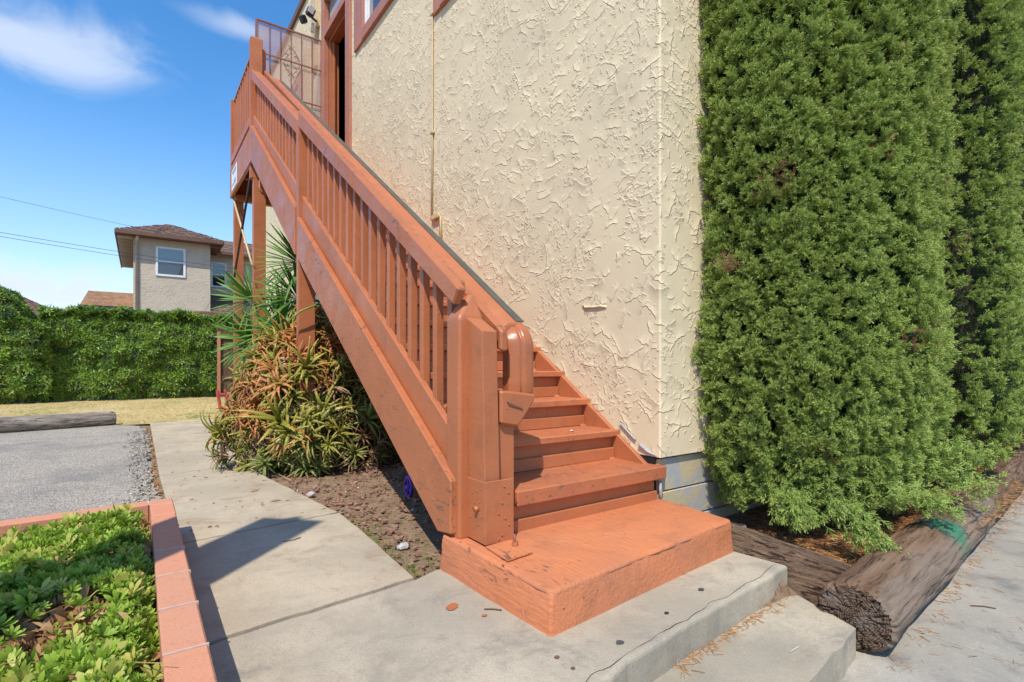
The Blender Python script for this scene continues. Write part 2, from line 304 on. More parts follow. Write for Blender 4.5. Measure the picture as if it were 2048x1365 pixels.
def glass_mat(name, c, rough=0.05):
    t = NT(name); t.b.inputs['Base Color'].default_value = c; t.b.inputs['Roughness'].default_value = rough; t.b.inputs['Specular IOR Level'].default_value = 1.0; t.b.inputs['Coat Weight'].default_value = 0.6; t.b.inputs['Coat Roughness'].default_value = 0.03
    return t.m
MAT['glass'] = glass_mat('dark_glass', (0.035, 0.04, 0.045, 1))
MAT['blind_glass'] = glass_mat('blind_behind_glass', (0.12, 0.19, 0.21, 1), 0.12)
MAT['frost'] = glass_mat('clouded_glass', (0.35, 0.38, 0.42, 1), 0.2)
def house_stucco():
    t = NT('neighbour_stucco'); col = t.mix(t.rng(t.noise(1.5, 5, 0.65), 0.3, 0.7), (0.56, 0.475, 0.36, 1), (0.48, 0.41, 0.315, 1))
    return t.done(col, 0.9, t.bump(t.noise(9, 6, 0.65, 0.5), 1, 0.03), 0.15)
MAT['house_stucco'] = house_stucco()
def shingle_mat(name, a, b):
    t = NT(name); orr = t.orand(); col = t.mix(orr, a, b)
    col = t.mix(t.rng(t.noise(2.5, 4, 0.7), 0.45, 0.6, 0, 0.5), col, tuple(x * 0.6 for x in a[:3]) + (1,))
    n = t.noise(30, 3, 0.7); col = t.mix(t.rng(n, 0.5, 0.7, 0, 0.5), col, tuple(x * 0.5 for x in a[:3]) + (1,))
    return t.done(col, 0.9, None, 0.1)
MAT['shingle'] = shingle_mat('roof_shingle', (0.17, 0.10, 0.075, 1), (0.25, 0.165, 0.125, 1))
MAT['shingle2'] = shingle_mat('tan_roof', (0.30, 0.17, 0.10, 1), (0.34, 0.20, 0.12, 1))

def leaf(name, a, b, c=None, trans=0.25, rough=0.5, spec=0.4, nsc=1.6, attr=False, sss=0):
    """leaf material: each leaf or spray takes its own tint, plus slow patches over the plant; light passes through"""
    t = NT(name); orr = t.orand()
    col = t.mix(orr, a, b)
    if c: col = t.mix(t.rng(t.noise(nsc, 3, 0.6), 0.48, 0.66), col, c)
    if attr:
        at = t.node('ShaderNodeAttribute'); at.attribute_name = 'tip'; col = t.mix(at.outputs['Fac'], col, attr)
    t.done(col, rough, None, spec)
    tl = t.node('ShaderNodeBsdfTranslucent'); t.l.new(col, tl.inputs[0]); ms = t.node('ShaderNodeMixShader'); ms.inputs[0].default_value = trans
    t.l.new(t.b.outputs[0], ms.inputs[1]); t.l.new(tl.outputs[0], ms.inputs[2]); t.l.new(ms.outputs[0], t.n['Material Output'].inputs[0])
    return t.m
MAT['cypress'] = leaf('cypress_scale_leaf', (0.10, 0.215, 0.030, 1), (0.22, 0.34, 0.055, 1), (0.17, 0.31, 0.04, 1), 0.2, 0.5, attr=(0.45, 0.53, 0.14, 1))
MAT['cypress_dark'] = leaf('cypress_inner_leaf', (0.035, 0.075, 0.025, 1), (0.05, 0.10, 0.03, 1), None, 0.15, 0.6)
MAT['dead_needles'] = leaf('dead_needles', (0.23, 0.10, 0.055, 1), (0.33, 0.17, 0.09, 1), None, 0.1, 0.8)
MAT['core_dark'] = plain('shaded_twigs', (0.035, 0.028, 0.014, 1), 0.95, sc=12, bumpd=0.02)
MAT['twig'] = plain('brown_twig', (0.17, 0.085, 0.055, 1), 0.85)
MAT['bark'] = wood('bark', (0.17, 0.10, 0.07, 1), (0.22, 0.14, 0.10, 1), (0.06, 0.035, 0.025, 1), 'z')
MAT['hedge'] = leaf('hedge_leaf', (0.085, 0.19, 0.018, 1), (0.26, 0.38, 0.05, 1), (0.17, 0.30, 0.03, 1), 0.3, 0.4)
MAT['aloe'] = leaf('aloe_leaf', (0.12, 0.25, 0.04, 1), (0.24, 0.33, 0.05, 1), (0.12, 0.23, 0.03, 1), 0.12, 0.35, attr=(0.46, 0.31, 0.06, 1))
MAT['aloe_red'] = leaf('sunburnt_aloe_leaf', (0.40, 0.15, 0.045, 1), (0.50, 0.24, 0.06, 1), (0.30, 0.19, 0.05, 1), 0.10, 0.4, attr=(0.60, 0.24, 0.08, 1))
MAT['aloe_green'] = leaf('shaded_aloe_leaf', (0.13, 0.22, 0.05, 1), (0.20, 0.27, 0.06, 1), None, 0.12, 0.35, attr=(0.30, 0.26, 0.07, 1))
MAT['aloe_dead'] = leaf('dead_aloe_leaf', (0.33, 0.19, 0.10, 1), (0.44, 0.28, 0.16, 1), None, 0.1, 0.8)
MAT['yucca'] = leaf('yucca_blade', (0.03, 0.10, 0.015, 1), (0.08, 0.18, 0.025, 1), None, 0.2, 0.5, attr=(0.15, 0.30, 0.04, 1))
MAT['cover'] = leaf('ground_cover_leaf', (0.05, 0.17, 0.010, 1), (0.24, 0.38, 0.025, 1), (0.12, 0.27, 0.018, 1), 0.35, 0.5, attr=(0.40, 0.53, 0.07, 1), nsc=6.0)
MAT['cover_yellow'] = leaf('yellowing_leaf', (0.42, 0.44, 0.08, 1), (0.55, 0.50, 0.12, 1), None, 0.3, 0.4)
MAT['dry_leaf'] = leaf('dry_leaf', (0.36, 0.17, 0.07, 1), (0.50, 0.30, 0.14, 1), None, 0.15, 0.8)
MAT['grass_dry'] = leaf('dry_grass', (0.68, 0.53, 0.27, 1), (0.58, 0.47, 0.20, 1), (0.44, 0.42, 0.13, 1), 0.3, 0.7, nsc=0.9)
MAT['grass_green'] = leaf('green_grass', (0.12, 0.24, 0.03, 1), (0.25, 0.34, 0.06, 1), None, 0.3, 0.6)
MAT['chip'] = leaf('wood_chip', (0.24, 0.11, 0.075, 1), (0.34, 0.21, 0.14, 1), (0.20, 0.12, 0.08, 1), 0.0, 0.9)
MAT['needle'] = leaf('fallen_needles', (0.36, 0.16, 0.06, 1), (0.50, 0.28, 0.11, 1), None, 0.0, 0.9)

# ------------------------------------------------------------------ builders
def link(name, me, mat=None, parent=None):
    o = bpy.data.objects.new(name, me); COL.objects.link(o)
    if mat is not None:
        for m in (mat if isinstance(mat, (list, tuple)) else [mat]): me.materials.append(MAT[m] if isinstance(m, str) else m)
    if parent is not None: attach(o, parent)
    return o
def attach(o, parent):
    o.parent = parent

    o.matrix_parent_inverse = world_of(parent).inverted()
def world_of(o):
    m = Matrix.LocRotScale(o.location, o.rotation_euler, o.scale)
    if o.parent is not None: m = world_of(o.parent) @ o.matrix_parent_inverse @ m
    return m
def empty(name, loc, label, cat, group=None):
    e = bpy.data.objects.new(name, None); COL.objects.link(e); e.location = loc; e.empty_display_size = 0.1
    e['label'] = label; e['category'] = cat
    if group: e['group'] = group
    return e
def tag(o, label, cat, group=None, kind=None):
    if label: o['label'] = label
    if cat: o['category'] = cat
    if group: o['group'] = group
    if kind: o['kind'] = kind
    return o
def struct(o, kind='structure'):
    o['kind'] = kind; return o
def bm_to(name, bm, mat=None, parent=None, smooth=False):
    me = bpy.data.meshes.new(name); bm.normal_update(); bm.to_mesh(me); bm.free()
    if smooth:
        for p in me.polygons: p.use_smooth = True
    return link(name, me, mat, parent)
def bevel(bm, w, seg=1):
    if w > 0: bmesh.ops.bevel(bm, geom=list(bm.edges), offset=w, segments=seg, affect='EDGES', profile=0.6, clamp_overlap=True)
def jit(bm, a):
    for v in bm.verts: v.co += Vector((random.uniform(-a, a), random.uniform(-a, a), random.uniform(-a, a)))
def box(name, x0, x1, y0, y1, z0, z1, mat, parent=None, bv=0.004, j=0.0, rot=None, seg=1):
    bm = bmesh.new(); bmesh.ops.create_cube(bm, size=1)
    for v in bm.verts: v.co = Vector((x0 + (v.co.x + .5) * (x1 - x0), y0 + (v.co.y + .5) * (y1 - y0), z0 + (v.co.z + .5) * (z1 - z0)))
    if j: jit(bm, j)
    if rot is not None:
        c = Vector(((x0 + x1) / 2, (y0 + y1) / 2, (z0 + z1) / 2)); M = Matrix.Translation(c) @ Euler(rot).to_matrix().to_4x4() @ Matrix.Translation(-c)
        bmesh.ops.transform(bm, matrix=M, verts=bm.verts)
    bevel(bm, bv, seg)
    return bm_to(name, bm, mat, parent)
def prism(name, poly, lo, hi, axis, mat, parent=None, bv=0.004, j=0.0):
    """poly extruded along an axis; poly is (y,z) for 'x', (x,z) for 'y', (x,y) for 'z'"""
    bm = bmesh.new()
    f = {'x': lambda p, q: (q, p[0], p[1]), 'y': lambda p, q: (p[0], q, p[1]), 'z': lambda p, q: (p[0], p[1], q)}[axis]
    a = [bm.verts.new(f(p, lo)) for p in poly]; b = [bm.verts.new(f(p, hi)) for p in poly]; n = len(poly)
    bm.faces.new(a); bm.faces.new(b[::-1])
    for i in range(n): bm.faces.new((a[i], a[(i + 1) % n], b[(i + 1) % n], b[i]))
    bmesh.ops.recalc_face_normals(bm, faces=bm.faces)
    if j: jit(bm, j)
    bevel(bm, bv)
    return bm_to(name, bm, mat, parent)
def tube(name, pts, r, mat, parent=None, seg=8, r2=None, closed=False):
    bm = bmesh.new(); rings = []; pts = [Vector(p) for p in pts]; n = len(pts)
    for i, p in enumerate(pts):
        d = (pts[min(i + 1, n - 1)] - pts[max(i - 1, 0)]).normalized()
        up = Vector((0, 0, 1)) if abs(d.z) < 0.95 else Vector((1, 0, 0)); s = d.cross(up).normalized(); t = s.cross(d)
        rr = r if r2 is None else r + (r2 - r) * i / max(1, n - 1)
        rings.append([bm.verts.new(p + (s * math.cos(2 * math.pi * k / seg) + t * math.sin(2 * math.pi * k / seg)) * rr) for k in range(seg)])
    for a, b in zip(rings, rings[1:]):
        for k in range(seg): bm.faces.new((a[k], a[(k + 1) % seg], b[(k + 1) % seg], b[k]))
    bm.faces.new(rings[0][::-1]); bm.faces.new(rings[-1])
    bmesh.ops.recalc_face_normals(bm, faces=bm.faces)
    return bm_to(name, bm, mat, parent, smooth=True)
def raw(name, V, F, mat=None, parent=None, smooth=False):
    me = bpy.data.meshes.new(name); me.from_pydata([tuple(v) for v in V], [], F); me.update()
    if smooth:
        for p in me.polygons: p.use_smooth = True
    return link(name, me, mat, parent)
def source(name, V, F, mat, tips=None, smooth=False):
    """a mesh object kept out of the scene, used only as the thing that a scatter repeats"""
    me = bpy.data.meshes.new(name); me.from_pydata([tuple(v) for v in V], [], F); me.update(); me.materials.append(MAT[mat])
    if tips is not None:
        at = me.attributes.new('tip', 'FLOAT', 'POINT'); at.data.foreach_set('value', np.array(tips, dtype=np.float32))
    if smooth:
        for p in me.polygons: p.use_smooth = True
    return bpy.data.objects.new(name, me)
def scatter(name, P, D, S, sources, parent=None, kind='stuff', spin=True, roll=None):
    """many small leaves or blades on given points: D = direction of each source's +Z"""
    P = np.asarray(P, dtype=np.float32); D = np.asarray(D, dtype=np.float64); n = len(P)
    D = D / np.maximum(1e-6, np.linalg.norm(D, axis=1, keepdims=True))
    # euler (XYZ) so that Rz(c) Ry(b) Rx(a): first spin about z, then tip towards D
    eul = np.zeros((n, 3), dtype=np.float32)
    for i in range(n):
        q = Vector(D[i]).to_track_quat('Z', 'Y')
        if spin: q = q @ Euler((0, 0, random.uniform(0, 6.283))).to_quaternion()
        eul[i] = q.to_euler()
    me = bpy.data.meshes.new(name); me.vertices.add(n); me.vertices.foreach_set('co', P.ravel()); me.update()
    for nm, tp, arr, key in (('rot', 'FLOAT_VECTOR', eul.ravel(), 'vector'), ('scl', 'FLOAT', np.asarray(S, dtype=np.float32), 'value'), ('pick', 'INT', RNG.integers(0, len(sources), n).astype(np.int32), 'value')):
        a = me.attributes.new(nm, tp, 'POINT'); a.data.foreach_set(key, arr)
    o = link(name, me, None, parent); o['kind'] = kind
    ng = bpy.data.node_groups.new(name, 'GeometryNodeTree'); ng.interface.new_socket('Geometry', in_out='INPUT', socket_type='NodeSocketGeometry'); ng.interface.new_socket('Geometry', in_out='OUTPUT', socket_type='NodeSocketGeometry')
    N, L = ng.nodes, ng.links; gi = N.new('NodeGroupInput'); go = N.new('NodeGroupOutput')
    m2p = N.new('GeometryNodeMeshToPoints'); L.new(gi.outputs[0], m2p.inputs[0]); iop = N.new('GeometryNodeInstanceOnPoints'); L.new(m2p.outputs[0], iop.inputs['Points'])
    g2i = N.new('GeometryNodeGeometryToInstance')
    for s in reversed(sources):
        oi = N.new('GeometryNodeObjectInfo'); oi.inputs['Object'].default_value = s; L.new(oi.outputs['Geometry'], g2i.inputs[0])
    L.new(g2i.outputs[0], iop.inputs['Instance']); iop.inputs['Pick Instance'].default_value = True
    def attr(nm, tp):
        a = N.new('GeometryNodeInputNamedAttribute'); a.data_type = tp; a.inputs['Name'].default_value = nm; return a.outputs[0]
    L.new(attr('pick', 'INT'), iop.inputs['Instance Index'])
    e2r = N.new('FunctionNodeEulerToRotation'); L.new(attr('rot', 'FLOAT_VECTOR'), e2r.inputs[0]); L.new(e2r.outputs[0], iop.inputs['Rotation'])
    L.new(attr('scl', 'FLOAT'), iop.inputs['Scale']); L.new(iop.outputs[0], go.inputs[0])
    md = o.modifiers.new('scatter', 'NODES'); md.node_group = ng
    return o

#@@ STRUCTURE
# ------------------------------------------------------------------ ground
def ground_z(x, y):
    # the paved lot level is 0; beds lie a little lower, the street side drops behind the kerb logs
    edge = 1.0 + 0.092 * (x - 2.4) if x > 2.2 else 1.0
    z = -0.045
    if x > 2.5:
        k = min(1, max(0, (2.0 - y) / 0.9)); z = -0.05 - 0.06 * k
    if y < edge: z = -0.28
    elif y < 1.22 and x < 2.5: z = -0.28
    if 2.40 < x < 2.80 and 0.98 < y < 1.45: z = -0.17
    return z + 0.012 * mn.noise(Vector((x * 3, y * 3, 0)))
def make_ground():
    xs = sorted(set([-900, -300, -100, -40, -20, -10, -6] + [round(-4 + 0.1 * i, 3) for i in range(0, 141)] + [12, 16, 30, 80, 300, 900]))
    ys = sorted(set([-900, -300, -100, -30, -10, -4, -2, -1] + [round(-0.5 + 0.08 * i, 3) for i in range(0, 88)] + [round(6.6 + 0.4 * i, 3) for i in range(0, 32)] + [22, 30, 45, 90, 200, 500, 1200]))
    V = [(x, y, ground_z(x, y)) for y in ys for x in xs]; nx = len(xs)
    F = [(j * nx + i, j * nx + i + 1, (j + 1) * nx + i + 1, (j + 1) * nx + i) for j in range(len(ys) - 1) for i in range(nx - 1)]
    return struct(raw('ground', V, F, 'soil', None, True))
make_ground()
def sheet(name, poly, z, mat, res=None):
    bm = bmesh.new(); vs_ = [bm.verts.new((x, y, z)) for x, y in poly]; bm.faces.new(vs_)
    return struct(bm_to(name, bm, mat))
def rough_line(pts, step=0.06, amp=0.01, seed=0.0):
    out = []
    for (a, b) in zip(pts, pts[1:]):
        n = max(1, int(math.dist(a, b) / step))
        for i in range(n):
            t = i / n; x = a[0] + (b[0] - a[0]) * t; y = a[1] + (b[1] - a[1]) * t
            out.append((x + amp * mn.noise(Vector((x * 9 + seed, y * 9, 1))), y + amp * mn.noise(Vector((x * 9, y * 9 + seed, 5)))))
    out.append(pts[-1]); return out
def thick_sheet(name, poly, z0, z1, mat, parent=None, bv=0.0):
    """a slab with its own outline; only the top edge is rounded"""
    bm = bmesh.new(); top = [bm.verts.new((x, y, z1)) for x, y in poly]; bot = [bm.verts.new((x, y, z0)) for x, y in poly]; n = len(poly)
    ft = bm.faces.new(top)
    for i in range(n): bm.faces.new((top[i], bot[i], bot[(i + 1) % n], top[(i + 1) % n]))
    bmesh.ops.recalc_face_normals(bm, faces=bm.faces)
    if ft.normal.z < 0: bmesh.ops.reverse_faces(bm, faces=bm.faces)
    if bv:
        es = [e for e in bm.edges if e.verts[0].co.z > z1 - 1e-5 and e.verts[1].co.z > z1 - 1e-5]
        bmesh.ops.bevel(bm, geom=es, offset=bv, segments=3, affect='EDGES', profile=0.5, clamp_overlap=True)
    bmesh.ops.triangulate(bm, faces=[f for f in bm.faces if len(f.verts) > 4])
    return bm_to(name, bm, mat, parent)

# asphalt lot with a crumbling edge
edge_a = rough_line([(0.115, 3.2), (0.10, 4.6), (0.085, 5.4), (0.10, 6.8), (0.09, 9.4), (-0.05, 10.0)], 0.05, 0.10, 3)
lot = thick_sheet('parking_lot', [(-9, 3.2)] + edge_a + [(-0.3, 10.25), (-2.4, 9.8), (-9, 8.6)], -0.04, -0.012, 'asphalt'); struct(lot)
# lawn
lawn = sheet('lawn', rough_line([(-14, 8.3), (-2.3, 9.85), (-0.3, 10.27), (0.15, 10.2), (1.2, 10.15), (5, 10.3)], 0.15, 0.05) + [(5, 17.6), (-14, 17.6)], -0.018, 'lawn')
# walkway: one concrete path of separate slabs
walk = bpy.data.objects.new('walkway', None); COL.objects.link(walk); walk['kind'] = 'structure'; walk.location = (0.6, 4, 0)
def slab(poly, z1=0.0, z0=-0.07, mat='concrete', parent=walk, bv=0.006, name='slab'): return thick_sheet(name, poly, z0, z1, mat, parent, bv)
J = dict(step=0.07, amp=0.016)
def joint(a, b, s): return rough_line([a, b], seed=s, **J)
j1 = joint((0.15, 5.31), (0.83, 5.52), 1); j2 = joint((0.17, 3.25), (1.03, 3.36), 2); j3 = joint((0.16, 2.03), (0.985, 2.13), 4)
right_far = rough_line([(0.83, 5.52), (0.86, 6.1), (0.96, 7.1), (1.06, 8.4), (1.12, 10.1)], 0.3, 0.02)
right_mid = rough_line([(1.03, 3.36), (0.84, 4.95), (0.83, 5.52)], 0.12, 0.012)
def off(line, dy): return [(x, y + dy) for x, y in line]
slab(off(j1, 0.012) + right_far[1:] + [(0.145, 10.15)])
slab(off(j2, 0.014) + right_mid[1:-1] + off(j1, -0.012)[::-1])
slab(off(j3, 0.010) + rough_line([(0.985, 2.13), (1.02, 2.8), (1.03, 3.36)], 0.12, 0.008)[1:] + off(j2, -0.016)[::-1])

# front landing slab, whose edge is the upper concrete step, then one lower step
def step_slab(name, poly, z0, z1, label, cat):
    o = thick_sheet(name, poly, z0, z1, 'step_concrete', None, 0.016); tag(o, label, cat); return o
front_edge = rough_line([(2.468, 1.262), (1.9, 1.21), (1.38, 1.157), (1.0, 1.11), (0.2, 1.03), (-1.0, 0.9)], 0.05, 0.012, 9)
step_slab('concrete_landing', off(j3, -0.006) + [(1.10, 2.17), (2.42, 2.06), (2.425, 1.7)] + front_edge + [(-1.0, 2.0)], -0.30, 0.0,
          'pale concrete landing with a cracked front edge under the orange block', 'concrete step')
step_slab('concrete_step', [(2.50, 1.30), (2.345, 0.925)] + rough_line([(2.345, 0.925), (1.825, 0.858), (1.0, 0.76), (-0.6, 0.6)], 0.06, 0.012, 5)[1:] + [(-0.6, 1.0)] + off(front_edge, 0.05)[::-1][3:-1], -0.30, -0.12,
          'lower grey concrete step with a white scuff beside the log end', 'concrete step')
# cracked lip line along the landing edge
bm = bmesh.new(); ln = rough_line([(2.43, 1.292), (1.9, 1.235), (1.38, 1.182), (1.0, 1.14)], 0.018, 0.022, 21); pa = pb_ = None
for i, (x, y_) in enumerate(ln):
    y_ += random.uniform(-.0018, .0018); w = 0.0004 + 0.0016 * max(0, mn.noise(Vector((x * 8, 3, 0))) + .25)
    a_ = bm.verts.new((x, y_ - w, 0.0022)); b_ = bm.verts.new((x, y_ + w, 0.0022))
    if pa: bm.faces.new((pa, a_, b_, pb_))
    pa, pb_ = a_, b_
bmesh.ops.recalc_face_normals(bm, faces=bm.faces)
tag(bm_to('edge_crack', bm, 'dark'), 'thin dark crack running along the front edge of the concrete landing', 'crack')
# sidewalk
side = bpy.data.objects.new('sidewalk', None); COL.objects.link(side); side['kind'] = 'structure'; side.location = (3, 0, -0.24)
ang = math.atan(0.092); cxs = [-3.0, 0.2, 1.6, 2.80, 4.30, 5.8, 7.3, 8.8, 10.3, 11.8]
def sw(u_, v_): return (2.4 + (u_ - 2.4) * math.cos(ang) - v_ * math.sin(ang), 0.80 + (u_ - 2.4) * math.sin(ang) + v_ * math.cos(ang))
for a, b in zip(cxs, cxs[1:]):
    for v0, v1 in ((0.20, -1.15), (-1.155, -2.6)):
        o = thick_sheet('slab', [sw(a + 0.004, v1), sw(b - 0.004, v1), sw(b - 0.004, v0), sw(a + 0.004, v0)], -0.30, -0.24, 'sidewalk', side, 0.005)

# ------------------------------------------------------------------ painted block under the stairs
bm = bmesh.new()
pb = [(1.150, 1.397), (2.432, 1.505), (2.475, 1.98), (2.40, 2.22), (1.24, 2.24), (1.120, 2.165)]
top = [(1.165, 1.405, 0.152), (2.43, 1.522, 0.158), (2.47, 1.98, 0.160), (2.39, 2.21, 0.160), (1.25, 2.22, 0.158), (1.134, 2.155, 0.158)]
a = [bm.verts.new((x, y, -0.02)) for x, y in pb]; b = [bm.verts.new(p) for p in top]
bm.faces.new(b)
for i in range(6): bm.faces.new((b[i], a[i], a[(i + 1) % 6], b[(i + 1) % 6]))
bmesh.ops.recalc_face_normals(bm, faces=bm.faces)
bmesh.ops.bevel(bm, geom=[e for e in bm.edges if e.verts[0].co.z > .1 or e.verts[1].co.z > .1], offset=0.014, segments=3, affect='EDGES', profile=0.5)
bmesh.ops.triangulate(bm, faces=[f for f in bm.faces if len(f.verts) > 4])
for _ in range(5): bmesh.ops.subdivide_edges(bm, edges=[e for e in bm.edges if e.calc_length() > 0.035], cuts=1)
for v in bm.verts:
    p = v.co; k = 0.005 * mn.noise(p * 7) + 0.004 * mn.noise(p * 19) + 0.002 * mn.noise(p * 45)
    chip = max(0, mn.noise(Vector((p.x * 14, p.y * 14, p.z * 14 + 4))) - 0.25) * 0.03 if (p.z > 0.13 or math.hypot(p.x - 1.15, p.y - 1.4) < 0.05) and p.y < 1.6 else 0
    d = (p - Vector((1.8, 1.8, 0.05))).normalized(); d.z *= 0.6
    v.co += d * (k - chip)
blk = bm_to('step_block', bm, 'orange_block', None, True)
tag(blk, 'chipped orange painted concrete block at the foot of the wooden stairs', 'concrete block')
plate = prism('anchor_plate', [(1.20, 1.885), (1.186, 1.705), (1.325, 1.722), (1.345, 1.90)], 0.1585, 0.1665, 'z', 'orange_block', None, 0.001)
tag(plate, 'flat orange steel plate lying on the painted block by the front post', 'metal plate')
bolt = empty('anchor_bolt', (1.305, 1.82, 0.166), 'rusty threaded bolt with a nut standing up from the orange plate', 'bolt')
tube('bolt_shaft', [(1.305, 1.82, 0.166), (1.303, 1.822, 0.216)], 0.0062, 'rust', bolt, 8)
nut = tube('nut', [(1.305, 1.82, 0.168), (1.305, 1.82, 0.184)], 0.014, 'orange', bolt, 6); 
for p in nut.data.polygons: p.use_smooth = False

# ------------------------------------------------------------------ main building
bld = empty('apartment_building', (2.44, 2, 0), 'cream stucco two storey building with brown trim behind the wooden stairs', 'building')
WX = 2.44
def wall_with_holes(name, ys, zs, holes, x, thick, mat, parent):
    ys = sorted(set(ys + [h[0] for h in holes] + [h[1] for h in holes])); zs = sorted(set(zs + [h[2] for h in holes] + [h[3] for h in holes]))
    V = []; F = []; idx = {}
    def vid(p):
        if p not in idx: idx[p] = len(V); V.append(p)
        return idx[p]
    for y0, y1 in zip(ys, ys[1:]):
        for z0, z1 in zip(zs, zs[1:]):
            if any(h[0] <= y0 and y1 <= h[1] and h[2] <= z0 and z1 <= h[3] for h in holes): continue
            F.append((vid((x, y0, z0)), vid((x, y0, z1)), vid((x, y1, z1)), vid((x, y1, z0))))
    for (y0, y1, z0, z1) in holes:
        for (p, q) in (((y0, z0), (y1, z0)), ((y1, z0), (y1, z1)), ((y1, z1), (y0, z1)), ((y0, z1), (y0, z0))):
            F.append((vid((x, p[0], p[1])), vid((x, q[0], q[1])), vid((x + thick, q[0], q[1])), vid((x + thick, p[0], p[1]))))
    return raw(name, V, F, mat, parent)
HOLES = [(7.50, 8.62, 3.93, 6.16), (7.50, 8.62, 6.26, 6.75), (5.55, 6.80, 5.37, 6.9), (3.35, 4.62, 4.62, 6.4), (10.25, 11.3, 4.8, 6.18)]
# the lower edge of the stucco follows the stairs raggedly near the corner
wall_with_holes('wall', [1.985, 15.0], [0.40, 7.52], HOLES, WX, 0.16, 'stucco', bld)
box('wall', WX + 0.003, WX + 0.2, 2.02, 15, -0.1, 0.41, 'dark', bld, 0)
# side wall, turning the corner (rounded arris)
V = []; n = 6
for i in range(n + 1):
    a_ = math.pi / 2 * i / n; V += [(WX + 0.012 - 0.012 * math.cos(a_), 1.982 - 0.012 * math.sin(a_) + 0.003, 0.40), (WX + 0.012 - 0.012 * math.cos(a_), 1.982 - 0.012 * math.sin(a_) + 0.003, 7.52)]
V += [(11.0, 1.973, 0.40), (11.0, 1.973, 7.52)]
sw_ = raw('side_wall', V, [(2 * i, 2 * i + 1, 2 * i + 3, 2 * i + 2) for i in range(n + 1)], 'stucco', bld)
for i in range(n): sw_.data.polygons[i].use_smooth = True
raw('wall_foot', [(WX, 1.973, 0.40), (11, 1.973, 0.40), (11, 2.05, 0.40), (WX, 2.05, 0.40)], [(0, 3, 2, 1)], 'stucco', bld)
# painted foundation boards below the stucco, on the side that faces the bed
for i, (z0, z1) in enumerate(((-0.12, 0.012), (0.02, 0.19), (0.198, 0.385))):
    box('foundation_board', 2.462, 11, 1.992 + 0.004 * i, 2.03, z0, z1, 'siding', bld, 0.004, 0.001)
raw('back_wall', [(WX, 15, -.1), (11, 15, -.1), (11, 15, 7.5), (WX, 15, 7.5), (11, 1.99, -.1), (11, 1.99, 7.5)], [(0, 1, 2, 3), (1, 4, 5, 2)], 'stucco', bld)
raw('roof', [(WX - 0.02, 1.95, 7.53), (11, 1.95, 7.53), (11, 15, 7.53), (WX - 0.02, 15, 7.53)], [(0, 1, 2, 3)], 'brown_cap', bld)
box('roof_edge', WX - 0.05, WX + 0.05, 1.93, 15.05, 7.44, 7.56, 'brown_cap', bld, 0.006)
box('roof_edge', WX + 0.06, 11, 1.93, 2.03, 7.44, 7.56, 'brown_cap', bld, 0.006)
# dark room seen through the door and panes
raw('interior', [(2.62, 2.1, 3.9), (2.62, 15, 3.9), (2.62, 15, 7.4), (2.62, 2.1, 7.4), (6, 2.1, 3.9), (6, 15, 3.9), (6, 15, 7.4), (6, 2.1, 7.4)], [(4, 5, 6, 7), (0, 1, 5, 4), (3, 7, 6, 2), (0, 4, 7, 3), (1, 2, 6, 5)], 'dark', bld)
# door surround
for (y0, y1, z0, z1, dx) in ((7.33, 7.53, 3.93, 6.9, 0.035), (8.60, 8.74, 3.93, 6.9, 0.035), (7.532, 8.598, 6.15, 6.27, 0.032), (7.532, 8.598, 6.74, 6.9, 0.032)):
    box('door_frame', WX - dx, WX + 0.05, y0, y1, z0, z1, 'trim', bld, 0.005)
for y0, y1 in ((7.50, 7.55), (8.56, 8.60)):
    box('door_jamb', WX + 0.052, WX + 0.20, y0, y1, 3.93, 6.15, 'orange', bld, 0.004)
box('door_stop', WX + 0.10, WX + 0.13, 8.52, 8.558, 3.93, 6.14, 'orange', bld, 0.003)
box('door_head', WX + 0.052, WX + 0.20, 7.552, 8.558, 6.10, 6.148, 'orange', bld, 0.004)
box('transom_pane', WX + 0.06, WX + 0.07, 7.53, 8.6, 6.27, 6.74, 'frost', bld, 0)
dr = box('door', WX + 0.23, WX + 0.32, 7.98, 8.04, 3.95, 6.12, 'trim', bld, 0.004, rot=None)
box('door_knob', WX + 0.20, WX + 0.228, 7.97, 8.03, 4.85, 4.97, 'steel', dr, 0.012)
box('door_sill', WX - 0.03, WX + 0.2, 7.5, 8.62, 3.88, 3.93, 'trim', bld, 0.004)
